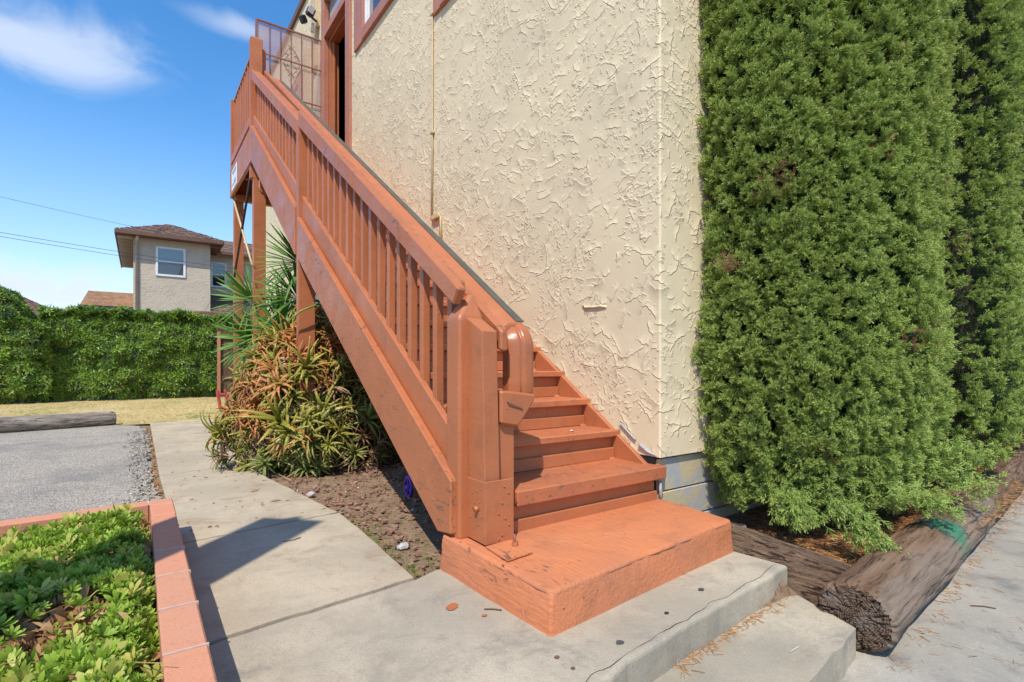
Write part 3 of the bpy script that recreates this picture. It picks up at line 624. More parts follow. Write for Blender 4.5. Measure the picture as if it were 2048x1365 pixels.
# windows: white sash, dark pane, curtain folds and a flat brown surround
def window(y0, y1, z0, z1, trim_y0, trim_y1, trim_z0, trim_z1, glass='glass', curtain=True):
    w = box('window', WX + 0.02, WX + 0.06, y0, y0 + 0.055, z0, z1, 'white', bld, 0.004)
    box('sash', WX + 0.02, WX + 0.06, y1 - 0.055, y1, z0, z1, 'white', w, 0.004)
    box('sash', WX + 0.021, WX + 0.059, y0 + 0.055, y1 - 0.055, z0, z0 + 0.055, 'white', w, 0.004)
    box('sash', WX + 0.021, WX + 0.059, y0 + 0.055, y1 - 0.055, z1 - 0.055, z1, 'white', w, 0.004)
    box('sash', WX - 0.004, WX + 0.018, y1 - 0.03, y1 + 0.012, z0 - 0.01, z1, 'white', w, 0.003)
    box('sash', WX - 0.004, WX + 0.018, y0, y1 - 0.031, z0 - 0.01, z0 + 0.02, 'white', w, 0.003)
    box('pane', WX + 0.045, WX + 0.05, y0 + 0.05, y1 - 0.05, z0 + 0.05, z1 - 0.05, glass, w, 0)
    t_ = 0.05
    box('window_trim', WX - 0.032, WX + 0.01, y1 + 0.014, trim_y1, trim_z0, trim_z1, 'trim', bld, 0.004)
    box('window_trim', WX - 0.032, WX + 0.01, trim_y0, y0 - 0.002, trim_z0, trim_z1, 'trim', bld, 0.004)
    box('window_sill', WX - 0.045, WX + 0.01, trim_y0 + .001, y1 + 0.0135, trim_z0 - 0.002, z0 - 0.012, 'trim', bld, 0.004)
    box('window_trim', WX - 0.032, WX + 0.01, y0, y1 + 0.0135, z1 + 0.002, trim_z1, 'trim', bld, 0.004)
window(5.57, 6.80, 5.37, 6.88, 5.3, 7.16, 5.215, 7.05)
window(3.37, 4.60, 4.64, 6.38, 3.1, 4.77, 4.44, 6.55)
window(10.27, 11.3, 4.8, 6.16, 10.05, 11.5, 4.6, 6.32, 'frost')
box('pilaster', WX - 0.05, WX + 0.01, 9.55, 9.85, 3.2, 6.45, 'conduit', bld, 0.006)
box('trim_board', WX - 0.05, WX + 0.01, 9.02, 9.3, 5.9, 7.3, 'conduit', bld, 0.006)
# thin painted conduit with straps, jogging at the stairs
tube('conduit', [(2.424, 4.825, 7.3), (2.424, 4.815, 5.0), (2.426, 4.82, 3.3), (2.424, 4.83, 2.40)], 0.0115, 'conduit', bld)
tube('conduit', [(2.42, 4.83, 2.40), (2.42, 4.66, 2.415), (2.42, 4.635, 2.39), (2.42, 4.63, 2.1)], 0.0125, 'conduit', bld)
box('conduit_box', 2.40, 2.438, 4.66, 4.80, 2.385, 2.43, 'conduit', bld, 0.004)
for z in (3.28, 4.48, 5.7): box('conduit_strap', 2.408, 2.438, 4.785, 4.85, z - 0.012, z + 0.012, 'conduit', bld, 0.003)
# scraped plaster ridge and torn caulk where the stairs meet the corner
def lump(name, pts, r, mat, parent, seg=7):
    o = tube(name, pts, r, mat, parent, seg)
    for v in o.data.vertices: v.co += Vector((mn.noise(v.co * 40), mn.noise(v.co * 40 + Vector((7, 0, 0))), mn.noise(v.co * 40 + Vector((0, 9, 0))))) * r * 0.9
    return o
for pts_, r_ in (([(2.432, 2.27, 0.575), (2.430, 2.20, 0.520), (2.432, 2.15, 0.485)], 0.007), ([(2.434, 2.12, 0.465), (2.440, 2.06, 0.425), (2.448, 2.00, 0.405)], 0.011), ([(2.450, 1.985, 0.26), (2.458, 1.985, 0.20), (2.456, 1.985, 0.165)], 0.012)):
    lump('caulk', pts_, r_, 'silver', bld)
lump('plaster_ridge', [(2.436, 2.62, 1.335), (2.432, 2.58, 1.318), (2.430, 2.53, 1.312), (2.430, 2.48, 1.311), (2.434, 2.45, 1.312), (2.438, 2.40, 1.305)], 0.008, 'stucco', bld)
# flood light
sl = empty('security_light', (2.41, 8.95, 6.62), 'black twin head security light with white lens beside the upstairs door', 'light')
box('mount', 2.395, 2.445, 8.93, 9.05, 6.52, 6.62, 'conduit', sl, 0.005)
tube('arm', [(2.42, 8.99, 6.6), (2.30, 8.95, 6.63)], 0.018, 'black', sl)
box('lamp_head', 2.22, 2.34, 8.84, 8.95, 6.60, 6.74, 'black', sl, 0.02, rot=(0.3, 0.3, 0.2))
box('lamp_lens', 2.235, 2.325, 8.825, 8.84, 6.62, 6.73, 'lens', sl, 0.004, rot=(0.3, 0.3, 0.2))
box('lamp_head', 2.16, 2.26, 9.02, 9.13, 6.56, 6.68, 'black', sl, 0.02, rot=(0.1, -0.5, 0.2))
tube('sensor', [(2.34, 8.98, 6.55), (2.33, 8.97, 6.40)], 0.022, 'pvc', sl, 10, 0.03)
#@@ STAIRS
# ------------------------------------------------------------------ the staircase
st = empty('staircase', (1.8, 2.0, 0.155), 'long orange painted wooden staircase with baluster railing climbing to an upstairs door', 'staircase')
RISE, RUN = 0.178, 0.2646
def tz(k): return 0.355 + (k - 1) * RISE
def ty(k): return 2.008 + (k - 1) * RUN
for k in range(1, 21):
    y0 = ty(k); z1 = tz(k); xr = 2.4385; xl = 1.215
    if k == 1: y0, xr, xl = 1.955, 2.478, 1.417
    box('tread', xl, xr, y0, ty(k) + 0.29, z1 - 0.042 if k > 1 else z1 - 0.075, z1, 'tread', st, 0.006, 0.0015)
    zb = tz(k - 1) if k > 1 else 0.160
    yb = y0 + 0.032
    if k == 1:
        box('riser_board', 1.417, 2.43, 1.985, 2.02, 0.155, 0.212, 'orange', st, 0.003, 0.0012)
        box('riser_board', 1.417, 2.425, 2.003, 2.035, 0.200, 0.279, 'orange', st, 0.003)
        box('riser_board', 1.39, 1.416, 1.98, 2.4, 0.155, 0.34, 'orange', st, 0.003)
    else:
        box('riser_board', 1.215, 2.40, yb - 0.012, yb + 0.013, zb + 0.001, zb + 0.068, 'orange', st, 0.003, 0.0012)
        box('riser_board', 1.215, 2.405, yb + 0.0145, yb + 0.032, zb + 0.040, z1 - 0.0435, 'orange', st, 0.002)
# skirt board along the wall
def nose(y): return 0.355 + (y - 2.008) * RISE / RUN
prism('skirt_board', [(2.03, 0.18), (2.03, nose(2.03) - 0.03), (7.3, nose(7.3) - 0.022), (7.3, nose(7.3) - 0.25), (2.4, 0.16)], 2.404, 2.436, 'x', 'orange', st, 0.004)
prism('wall_stringer', [(2.05, 0.2), (7.2, nose(7.2) - 0.15), (7.2, nose(7.2) - 0.42), (2.5, 0.15)], 2.36, 2.40, 'x', 'orange', st, 0.003)
# outer stringer, lower and upper board
prism('stringer', [(2.075, 0.175), (2.075, 0.418), (4.875, 0.418 + 0.649 * 2.8), (4.875, 1.875), (2.20, 0.158)], 1.135, 1.176, 'x', 'orange_worn', st, 0.006, 0.002)
prism('stringer', [(4.972, 1.915), (4.972, 2.352), (7.215, 3.905), (7.215, 3.465)], 1.135, 1.176, 'x', 'orange_worn', st, 0.006, 0.002)
# bottom rails on top of the stringer
prism('bottom_rail', [(2.10, 0.38), (2.10, 0.60), (4.875, 2.425), (4.875, 2.205)], 1.178, 1.214, 'x', 'orange', st, 0.005, 0.001)
prism('bottom_rail', [(4.972, 2.28), (4.972, 2.515), (7.33, 4.085), (7.33, 3.90), (7.215, 3.83)], 1.178, 1.205, 'x', 'orange', st, 0.005, 0.001)
# top rails: a face board with a second board behind it
prism('top_rail', [(2.085, 1.205), (2.035, 1.275), (2.10, 1.325), (4.90, 1.325 + 0.665 * 2.8), (4.90, 3.04)], 1.150, 1.194, 'x', 'orange_worn', st, 0.008, 0.001)
prism('top_rail', [(4.93, 2.975), (4.93, 3.12), (7.29, 4.64), (7.29, 4.51)], 1.150, 1.190, 'x', 'orange', st, 0.008, 0.001)
def ir(y): return 1.090 + 0.673 * (y - 1.92)
prism('inner_rail', [(1.925, ir(1.925) - 0.10), (1.925, ir(1.925) - 0.004), (1.945, ir(1.945)), (7.3, ir(7.3) - 0.03), (7.3, ir(7.3) - 0.17), (2.05, ir(2.05) - 0.135)], 1.302, 1.345, 'x', 'cap_worn', st, 0.010, 0.002)
prism('rail_cap', [(2.16, 1.262), (2.16, 1.330), (7.3, 4.64), (7.3, 4.565)], 1.197, 1.262, 'x', 'cap_worn', st, 0.008, 0.002)
# balusters
def bot_r(y): return 0.56 + 0.655 * (y - 2.1) if y < 4.9 else 2.43 + 0.665 * (y - 4.972)
def top_r(y): return 1.29 + 0.665 * (y - 2.1) if y < 4.9 else 3.06 + 0.655 * (y - 4.93)
bal_mesh = {}
y = 2.204 - 0.0
for i in range(18):
    yy = 2.185 + 0.1503 * i
    if yy > 4.82: break
    z0, z1 = bot_r(yy) + 0.01, top_r(yy) - 0.02
    box('baluster', 1.197, 1.238, yy, yy + 0.042, bot_r(yy) - 0.09, z1, 'orange', st, 0.003, 0.001, rot=(R(random.uniform(-.4, .4)), R(random.uniform(-.4, .4)), 0))
for i in range(15):
    yy = 5.14 + 0.1503 * i
    if yy > 7.2: break
    box('baluster', 1.197, 1.238, yy, yy + 0.042, bot_r(yy) - 0.03, top_r(yy) - 0.02, 'orange', st, 0.003, 0.001)
# posts
def post(x0, x1, y0, y1, z0, z1, round_top=0.0, mat='orange', name='post'):
    bm = bmesh.new(); bmesh.ops.create_cube(bm, size=1)
    for v in bm.verts: v.co = Vector((x0 + (v.co.x + .5) * (x1 - x0), y0 + (v.co.y + .5) * (y1 - y0), z0 + (v.co.z + .5) * (z1 - z0)))
    jit(bm, 0.0015)
    if round_top:
        es = [e for e in bm.edges if all(v.co.z > z1 - 0.01 for v in e.verts)]
        bmesh.ops.bevel(bm, geom=es, offset=round_top, segments=4, affect='EDGES', profile=0.5)
        bmesh.ops.bevel(bm, geom=[e for e in bm.edges if abs((e.verts[0].co - e.verts[1].co).normalized().z) > 0.99], offset=0.006, segments=2, affect='EDGES')
    else: bevel(bm, 0.005, 2)
    return bm_to(name, bm, mat, st)
post(1.150, 1.292, 4.878, 4.968, -0.04, 3.135, 0.045)
post(1.150, 1.292, 7.335, 7.43, 3.3, 5.10, 0.03)
post(1.300, 1.350, 7.44, 7.50, 3.92, 5.02)
post(1.185, 1.330, 7.34, 7.44, -0.04, 3.50)
post(1.175, 1.310, 8.945, 9.045, -0.04, 3.50)
# front newel: back post with a hipped top, leaning short post, right board with bracket
bm = bmesh.new(); x0, x1, y0, y1 = 1.160, 1.292, 2.045, 2.165
vb = [bm.verts.new((x, yy, 0.15)) for x, yy in ((x0, y0), (x1, y0), (x1, y1), (x0, y1))]
vm = [bm.verts.new((x, yy, 1.150)) for x, yy in ((x0, y0), (x1, y0), (x1, y1), (x0, y1))]
vt = [bm.verts.new((x, yy, 1.262)) for x, yy in ((x0 + .085, y0 + .055), (x0 + .11, y0 + .055), (x0 + .11, y1 - .02), (x0 + .085, y1 - .02))]
for lo_, hi_ in ((vb, vm), (vm, vt)):
    for i in range(4): bm.faces.new((lo_[i], lo_[(i + 1) % 4], hi_[(i + 1) % 4], hi_[i]))
bm.faces.new(vt); bm.faces.new(vb[::-1]); bmesh.ops.recalc_face_normals(bm, faces=bm.faces); bmesh.ops.bevel(bm, geom=list(bm.edges), offset=0.014, segments=3, affect='EDGES', profile=0.5)
bm_to('newel_post', bm, 'orange', st)
bm = bmesh.new()
b0 = [(1.213, 1.905), (1.297, 1.915), (1.297, 2.044), (1.213, 2.040)]; lean = (-0.012, 0.012)
vb = [bm.verts.new((x, yy, 0.158)) for x, yy in b0]; tops = (1.082, 1.082, 1.150, 1.150)
vt = [bm.verts.new((x + lean[0] * 1, yy + lean[1], tz_)) for (x, yy), tz_ in zip(b0, tops)]
for i in range(4): bm.faces.new((vb[i], vb[(i + 1) % 4], vt[(i + 1) % 4], vt[i]))
bm.faces.new(vt); bm.faces.new(vb[::-1]); bmesh.ops.recalc_face_normals(bm, faces=bm.faces); bevel(bm, 0.005, 2)
bm_to('newel_post', bm, 'orange', st)
post(1.303, 1.398, 1.955, 2.10, 0.158, 0.70, 0, name='newel_board')
# steel angle wrapped round the foot of the post, with screws and bolts
sh = box('post_base_plate', 1.204, 1.352, 1.893, 1.903, 0.165, 0.435, 'orange', st, 0.002)
box('post_base_plate', 1.2035, 1.2105, 1.904, 2.046, 0.165, 0.432, 'orange', st, 0.002)
def screw(x, yy, z, ax, r=0.0055):
    d = Vector((0, -1, 0)) if ax == 'y' else Vector((-1, 0, 0)); p = Vector((x, yy, z))
    return tube('screw', [p, p + d * r * 0.7], r, 'orange', st, 8, r * 0.75)
for dx, z in ((1.30, .405), (1.322, .375), (1.288, .335), (1.27, .29), (1.305, .265), (1.325, .235), (1.287, .195), (1.27, .18)): screw(dx, 1.893, z, 'y')
for yy, z in ((1.93, .40), (1.96, .385), (2.0, .37), (1.94, .34), (1.985, .33), (1.93, .28), (2.02, .26), (1.95, .24), (1.99, .22), (2.0, .31)): screw(1.2035, yy, z, 'x', 0.004)
for (x, yy, z) in ((1.2035, 1.955, 0.31), (1.160, 2.10, 0.24)):
    tube('bolt_head', [(x, yy, z), (x - 0.018, yy, z)], 0.013, 'orange', st, 6)
for (yy, z) in ((2.35, .42), (2.6, .44), (2.95, .72), (3.2, .9), (3.55, 1.12), (3.9, 1.36), (4.3, 1.55), (4.7, 1.9), (2.25, .30), (2.75, .6)): screw(1.135, yy, z, 'x', 0.006)
tube('bolt_head', [(1.22, 4.878, 0.96), (1.22, 4.862, 0.96)], 0.02, 'orange', st, 8)
# grab rail: board with sloped face, grey grip strip, rounded elbow and drop
def hz(yy): return 1.085 + 0.660 * (yy - 2.0)
HX0, HX1 = 1.375, 1.505
def rail_section(name, poly, ya, yb, mat, bv=0.006):
    """profile given as (x, height above the rail line) swept along the slope"""
    bm = bmesh.new(); a_ = [bm.verts.new((x, ya, hz(ya) + h)) for x, h in poly]; b_ = [bm.verts.new((x, yb, hz(yb) + h)) for x, h in poly]; n = len(poly)
    for i in range(n): bm.faces.new((a_[i], a_[(i + 1) % n], b_[(i + 1) % n], b_[i]))
    bm.faces.new(a_[::-1]); bm.faces.new(b_); bmesh.ops.recalc_face_normals(bm, faces=bm.faces); bevel(bm, bv, 2)
    return bm_to(name, bm, mat, st)
rail_section('grab_rail', [(HX0 - .02, -0.055), (HX0 - .02, 0.0), (HX0 + 0.035, 0.032), (HX1 - 0.055, 0.036), (HX1, 0.03), (HX1, -0.055)], 2.02, 7.32, 'orange', 0.01)
rail_section('grip_strip', [(HX1 - 0.044, 0.0355), (HX1 - 0.044, 0.0415), (HX1 + 0.003, 0.0405), (HX1 + 0.003, 0.0335)], 2.03, 7.2, 'grey_strip', 0.0015)
bm = bmesh.new(); path = []
for i in range(9):
    a_ = R(33 + (90 - 33) * i / 8); path.append((a_,))
# elbow: profile swept from the slope direction to straight down
prof = [(-0.068, -0.05), (-0.068, 0.0), (-0.022, 0.032), (-0.012, 0.024), (0.0, 0.040), (0.042, 0.040), (0.068, 0.014), (0.068, -0.05)]
cen = Vector((1.458, 2.035, hz(2.035) - 0.018)); rad = 0.062; rings = []
dirs = [R(33.4 + (90 - 33.4) * i / 8) for i in range(9)]
pt = Vector(cen); seq = [(Vector((1.458, 2.12, hz(2.12) - 0.018)), dirs[0])]
for i, a_ in enumerate(dirs):
    seq.append((Vector(pt), a_)); pt = pt + Vector((0, -math.cos(a_), -math.sin(a_))) * rad * (dirs[1] - dirs[0]) * 1.4
for z_ in (0.98, 0.86, 0.800): seq.append((Vector((1.458, pt.y, z_)), R(90)))
for p_, a_ in seq:
    nrm = Vector((0, -math.sin(a_), math.cos(a_)))
    rings.append([bm.verts.new(p_ + Vector((x, 0, 0)) + nrm * h) for x, h in prof])
for r0, r1 in zip(rings, rings[1:]):
    for i in range(len(prof)): bm.faces.new((r0[i], r0[(i + 1) % len(prof)], r1[(i + 1) % len(prof)], r1[i]))
bm.faces.new(rings[0]); bm.faces.new(rings[-1][::-1]); bmesh.ops.recalc_face_normals(bm, faces=bm.faces)
o = bm_to('rail_elbow', bm, 'orange', st, True)
o.data.materials[0] = paint('glossy_orange_paint', ORANGE, rough=0.3)
md = o.modifiers.new('soft', 'BEVEL'); md.width = 0.012; md.segments = 3; md.limit_method = 'ANGLE'
prism('rail_bracket', [(1.305, 0.672), (1.305, 0.822), (1.345, 0.818), (1.500, 0.800), (1.500, 0.775), (1.42, 0.672), (1.395, 0.655)], 1.925, 2.085, 'y', 'orange', st, 0.010, 0.001)
prism('rail_bracket', [(1.335, 0.772), (1.41, 0.742), (1.425, 0.732), (1.345, 0.755)], 1.9195, 1.9245, 'y', 'twig', st, 0.001)
for yy in (3.4, 4.9, 6.4):
    box('rail_bracket', 1.25, 1.40, yy, yy + 0.05, hz(yy) - 0.09, hz(yy) - 0.03, 'orange', st, 0.004)
# landing
box('rim_beam', 1.135, 1.176, 7.218, 9.06, 3.465, 3.905, 'orange_worn', st, 0.006, 0.001)
box('rim_beam', 1.18, 2.43, 9.02, 9.06, 3.50, 3.87, 'orange', st, 0.004)
for yy in (7.5, 7.95, 8.4): box('joist', 1.18, 2.43, yy, yy + 0.04, 3.60, 3.87, 'orange', st, 0.003)
box('cross_beam', 1.18, 2.43, 8.86, 8.94, 3.40, 3.50, 'orange', st, 0.004)
box('cross_beam', 1.332, 2.43, 7.34, 7.42, 3.46, 3.60, 'orange', st, 0.004)
for i in range(12): box('deck_board', 1.16, 2.43, 7.30 + i * 0.148, 7.442 + i * 0.148, 3.875, 3.914, 'orange', st, 0.004)
box('bottom_rail', 1.150, 1.190, 7.432, 9.06, 3.99, 4.10, 'orange', st, 0.004)
box('bottom_rail', 1.176, 1.200, 7.3, 9.05, 3.93, 3.985, 'dark', st, 0.0) if False else None
for i in range(11): box('baluster', 1.192, 1.232, 7.52 + 0.1503 * i, 7.562 + 0.1503 * i, 3.93, 4.955, 'orange', st, 0.003, 0.001)
box('top_rail', 1.236, 1.276, 7.435, 9.05, 4.86, 4.95, 'orange', st, 0.005)
box('top_rail', 1.185, 1.285, 7.435, 9.07, 4.957, 4.985, 'orange_worn', st, 0.004)
post(1.15, 1.25, 9.06, 9.14, 3.5, 4.99)
for i in range(8): box('baluster', 1.29 + 0.145 * i, 1.33 + 0.145 * i, 9.02, 9.06, 3.93, 4.90, 'orange', st, 0.003)
box('top_rail', 1.29, 2.43, 9.0, 9.08, 4.90, 4.94, 'orange', st, 0.004)
# steel tie rods crossing between the support posts
tube('tie_rod', [(1.178, 7.34, 3.50), (1.170, 9.0, 2.15)], 0.016, 'steel', st)
tube('tie_rod', [(1.172, 9.0, 3.46), (1.180, 7.40, 2.20)], 0.014, 'conduit', st)
# metal hanger peeking out from under the upper stringer
tube('hanger_hook', [(1.20, 6.80, 3.07), (1.15, 6.72, 3.08), (1.14, 6.70, 2.96), (1.19, 6.74, 2.93)], 0.010, 'trim', st)
sg = empty('sign_plate', (1.13, 8.5, 3.55), 'small worn white plate with faint print fixed to the landing beam', 'sign')
o = box('plate', 1.128, 1.134, 8.33, 8.83, 3.50, 3.80, 'white', sg, 0.002)
for z, w in ((3.755, .36), (3.72, .28), (3.60, .2), (3.565, .34)): box('print_line', 1.1262, 1.1278, 8.40, 8.40 + w, z - 0.006, z + 0.006, 'black', sg, 0)

# ------------------------------------------------------------------ iron security gate standing open on the landing
gt = empty('security_gate', (2.43, 8.78, 3.95), 'open brown iron security gate with mesh screen and scrollwork diamond on the landing', 'gate')
GY = 8.78
def gx(t): return 2.43 - t, GY + 0.02 * t
def bar(x, z0, z1, w=0.008, nm='bar'): box(nm, x - w, x + w, GY - w, GY + w, z0, z1, 'iron', gt, 0.002)
bar(1.455, 4.02, 6.185, 0.014, 'gate_frame'); bar(2.425, 4.02, 6.185, 0.016, 'gate_frame')
for x in (1.642, 1.800, 1.955, 2.112, 2.273): bar(x, 4.03, 6.17, 0.006)
for z in (6.185, 4.03): box('gate_frame', 1.4695, 2.408, GY - 0.012, GY + 0.012, z - 0.012, z + 0.012, 'iron', gt, 0.002)
for z in (5.69, 5.11): box('crossbar', 1.4695, 2.408, GY - 0.022, GY - 0.0085, z - 0.010, z + 0.010, 'iron', gt, 0.002)
box('screen', 1.4695, 2.408, GY + 0.014, GY + 0.016, 4.043, 6.172, 'screen', gt, 0)
for z in (5.0, 5.95): box('hinge', 2.42, 2.46, GY - 0.03, GY + 0.02, z - 0.05, z + 0.05, 'steel', gt, 0.004)
def scroll(cx, cz, sx, sz):
    pts = []
    for i in range(15):
        t = i / 14; pts.append((cx + sx * 0.125 * math.sin(t * math.pi) ** 0.8, GY - 0.012, cz + sz * (0.21 - 0.21 * t)))
    o = tube('scroll', [(cx + sx * 0.045, GY - 0.012, cz + sz * 0.245), (cx + sx * 0.03, GY - 0.012, cz + sz * 0.225)] + [(cx + sx * (0.010 + 0.115 * t), GY - 0.012, cz + sz * (0.20 - 0.165 * t ** 1.5)) for t in [i / 8 for i in range(9)]], 0.0055, 'iron', gt, 6)
    # inner curl
    cc = []
    for i in range(12):
        a_ = i / 11 * 4.6; rr = 0.030 * (1 - i / 14); cc.append((cx + sx * (0.060 + rr * math.cos(a_)), GY - 0.012, cz + sz * (0.075 + rr * math.sin(a_))))
    tube('scroll', cc, 0.0055, 'iron', gt, 6)
for sx in (-1, 1):
    for sz in (-1, 1): scroll(1.955, 5.70, sx, sz)
#@@ YARD
# ------------------------------------------------------------------ brick planter
pl = empty('brick_planter', (0.1, 2.4, 0), 'low planter wall of salmon red blocks with pale mortar joints around the ground cover', 'planter')
L = 0.302
yj = [3.47, 3.34]
while yj[-1] > 0.6: yj.append(yj[-1] - L * (1 if len(yj) > 2 else 0.75))
for i, (ya, yb) in enumerate(zip(yj, yj[1:])):
    box('brick', 0.048 + random.uniform(-.001, .001), 0.150 + random.uniform(-.0015, .0015), yb + 0.0035, ya - 0.0035, 0.10, 0.20, 'brick', pl, 0.005, 0.001)
    box('brick', 0.050, 0.149, yb + 0.0035, ya - 0.0035, -0.05, 0.094, 'brick', pl, 0.004)
    if i > 2: box('mortar_joint', 0.049, 0.1515, yb - 0.0038, yb + 0.0038, 0.0, 0.2008, 'mortar', pl, 0)
box('mortar_joint', 0.052, 0.147, 0.6, 3.465, 0.0, 0.196, 'mortar', pl, 0)
xj = 0.044
M_ = Matrix.Rotation(R(4.5), 4, 'Z'); piv = Vector((0.05, 3.41, 0))
for i in range(8):
    for z0, z1 in ((0.105, 0.20), (-0.03, 0.10)):
        o = box('brick', xj - 0.298, xj - 0.004, 3.365, 3.465, z0, z1, 'brick', pl, 0.005, 0.001)
        for v in o.data.vertices: v.co = M_ @ (v.co - piv) + piv
    xj -= 0.302
o = box('mortar_joint', -2.3, 0.045, 3.372, 3.455, 0, 0.197, 'mortar', pl, 0)
for v in o.data.vertices: v.co = M_ @ (v.co - piv) + piv
bed = raw('planter_soil', [(-3.2, 0.4, 0.07), (0.05, 0.4, 0.07), (0.05, 3.37, 0.07), (-3.2, 3.2, 0.07)], [(0, 1, 2, 3)], 'soil'); struct(bed)

# ------------------------------------------------------------------ logs and timber
def log(name, p0, p1, r, mat, label, seed=0.0, end='log_end', flat=0.94, nl=90, na=72, cat='log', nz=1.0, r1=None):
    p0, p1 = Vector(p0), Vector(p1); Lg = (p1 - p0).length; r1 = r1 or r
    q = (p1 - p0).to_track_quat('X', 'Z')
    V = []; F = []
    def rad(x, a):
        rr = (r + (r1 - r) * x / Lg) * (1 + 0.10 * mn.noise(Vector((x * 1.3 + seed, math.cos(a) * .8, math.sin(a) * .8))))
        g = mn.noise(Vector((x * 0.9 + seed, math.cos(a) * 6.5, math.sin(a) * 6.5))) ; crack = max(0, 0.12 - abs(g)) * 0.13 * r / 0.15 * nz + max(0, 0.08 - abs(mn.noise(Vector((x * 1.6 + seed, math.cos(a) * 14, math.sin(a) * 14))))) * 0.06 * nz
        fine = 0.006 * nz * mn.noise(Vector((x * 3, math.cos(a) * 22, math.sin(a) * 22 + seed)))
        d_end = min(x, Lg - x); er = 0.02 * r / .15
        if d_end < er: rr -= (er - math.sqrt(max(0, er * er - (er - d_end) ** 2))) * 0.8
        return rr - crack + fine
    for i in range(nl + 1):
        x = Lg * i / nl if 0 < i < nl else (0.0 if i == 0 else Lg)
        for k in range(na):
            a_ = 2 * math.pi * k / na; rr = rad(x, a_); V.append((x, rr * math.cos(a_), rr * math.sin(a_) * flat))
    for i in range(nl):
        for k in range(na): F.append((i * na + k, i * na + (k + 1) % na, (i + 1) * na + (k + 1) % na, (i + 1) * na + k))
    o = raw(name, V, F, mat, None, True); o.location = p0; o.rotation_euler = q.to_euler()
    tag(o, label, cat)
    for side_, x, base in ((0, 0.0, 0), (1, Lg, nl * na)):
        Ve = []; Fe = []; nr = 14
        for j in range(nr + 1):
            for k in range(na):
                a_ = 2 * math.pi * k / na; rr = rad(x, a_) * j / nr
                ck = max(0, 0.09 - abs(mn.noise(Vector((math.cos(a_) * 5 + seed, math.sin(a_) * 5, j * 0.16))))) * 0.20 * min(1, j / 5) + 0.006 * mn.noise(Vector((rr * math.cos(a_) * 60, rr * math.sin(a_) * 60, seed)))
                ck += 0.003 * mn.noise(Vector((math.cos(a_) * j, math.sin(a_) * j, seed)))
                Ve.append((x + (ck if side_ == 0 else -ck) + (0.012 * (j / nr) ** 3 if side_ == 0 and j < nr else 0) * 0, rr * math.cos(a_), rr * math.sin(a_) * flat))
        for j in range(nr):
            for k in range(na):
                f = (j * na + k, j * na + (k + 1) % na, (j + 1) * na + (k + 1) % na, (j + 1) * na + k); Fe.append(f if side_ else f[::-1])
        e = raw('end_grain', Ve, Fe, end, None, False); e.parent = o
    return o
dv = Vector((1, 0.092, 0)).normalized()
A0 = Vector((2.395, 0.95, -0.095))
la = log('log', A0, A0 + dv * 2.50, 0.150, 'log_brown', 'big dark weathered log with cracked round end and green paint mark by the sidewalk', 1.0, nl=150, na=96, nz=1.3, r1=0.145)
B0 = Vector((4.93, 1.20, -0.12))
log('log', B0, B0 + dv * 3.2, 0.150, 'log_brown', 'second dark weathered log end to end with the first one along the bed', 8.0, nl=120, na=72, nz=1.2)
C0 = B0 + dv * 3.26
log('log', C0, C0 + dv * 3.0, 0.145, 'log_brown', 'farthest dark log of the row that edges the cypress bed', 14.0, nl=40, na=32)
log('log', (-0.31, 10.33, 0.085), (-3.6, 9.45, 0.085), 0.125, 'log_grey', 'long grey log lying at the far edge of the asphalt lot', 4.0, end='log_grey', nl=90, na=40)
log('log', (1.02, 8.05, 0.08), (2.3, 8.3, 0.08), 0.16, 'log_grey', 'short grey log with a curved split half hidden behind the aloe', 6.0, end='log_grey', nl=40, na=40)
# green spray paint patch on the big log: a mark of its own kept in the material
t = NT('log_with_paint'); src = MAT['log_brown']
def painted_log():
    t = NT('weathered_log_green_mark'); base = t.node('ShaderNodeTexCoord').outputs['Object']
    v = t.pos((0.10, 1, 1), base=base); g = t.noise(34, 6, 0.75, 0.8, vec=v); g2 = t.noise(9, 4, 0.6, 0.4, vec=v)
    col = t.mix(t.rng(g2, 0.35, 0.65), (0.155, 0.088, 0.050, 1), (0.235, 0.155, 0.10, 1)); col = t.mix(t.rng(g, 0.50, 0.62), col, (0.055, 0.033, 0.022, 1))
    sp = t.node('ShaderNodeSeparateXYZ'); t.l.new(base, sp.inputs[0])
    # weathered grey towards the street side
    col = t.mix(t.rng(t.math('ADD', t.math('MULTIPLY', sp.outputs[1], -1), t.math('MULTIPLY', t.noise(5, 3, vec=base), 0.12)), 0.10, 0.18, 0, 0.75), col, (0.235, 0.18, 0.135, 1))
    d = t.node('ShaderNodeVectorMath', operation='DISTANCE'); t.l.new(base, d.inputs[0]); d.inputs[1].default_value = (1.33, -0.09, 0.115)
    dd = t.math('ADD', d.outputs['Value'], t.math('MULTIPLY', t.noise(26, 5, 0.7, vec=base), 0.16))
    col = t.mix(t.math('MULTIPLY', t.rng(dd, 0.29, 0.13, 0, 0.9), t.rng(g, 0.66, 0.5)), col, (0.03, 0.20, 0.11, 1))
    h = t.math('ADD', t.math('MULTIPLY', g, -1), t.math('MULTIPLY', g2, 0.8))
    return t.done(col, 0.85, t.bump(h, 1, 0.01), 0.2)
bpy.data.materials.remove(t.m)
la.data.materials[0] = painted_log()
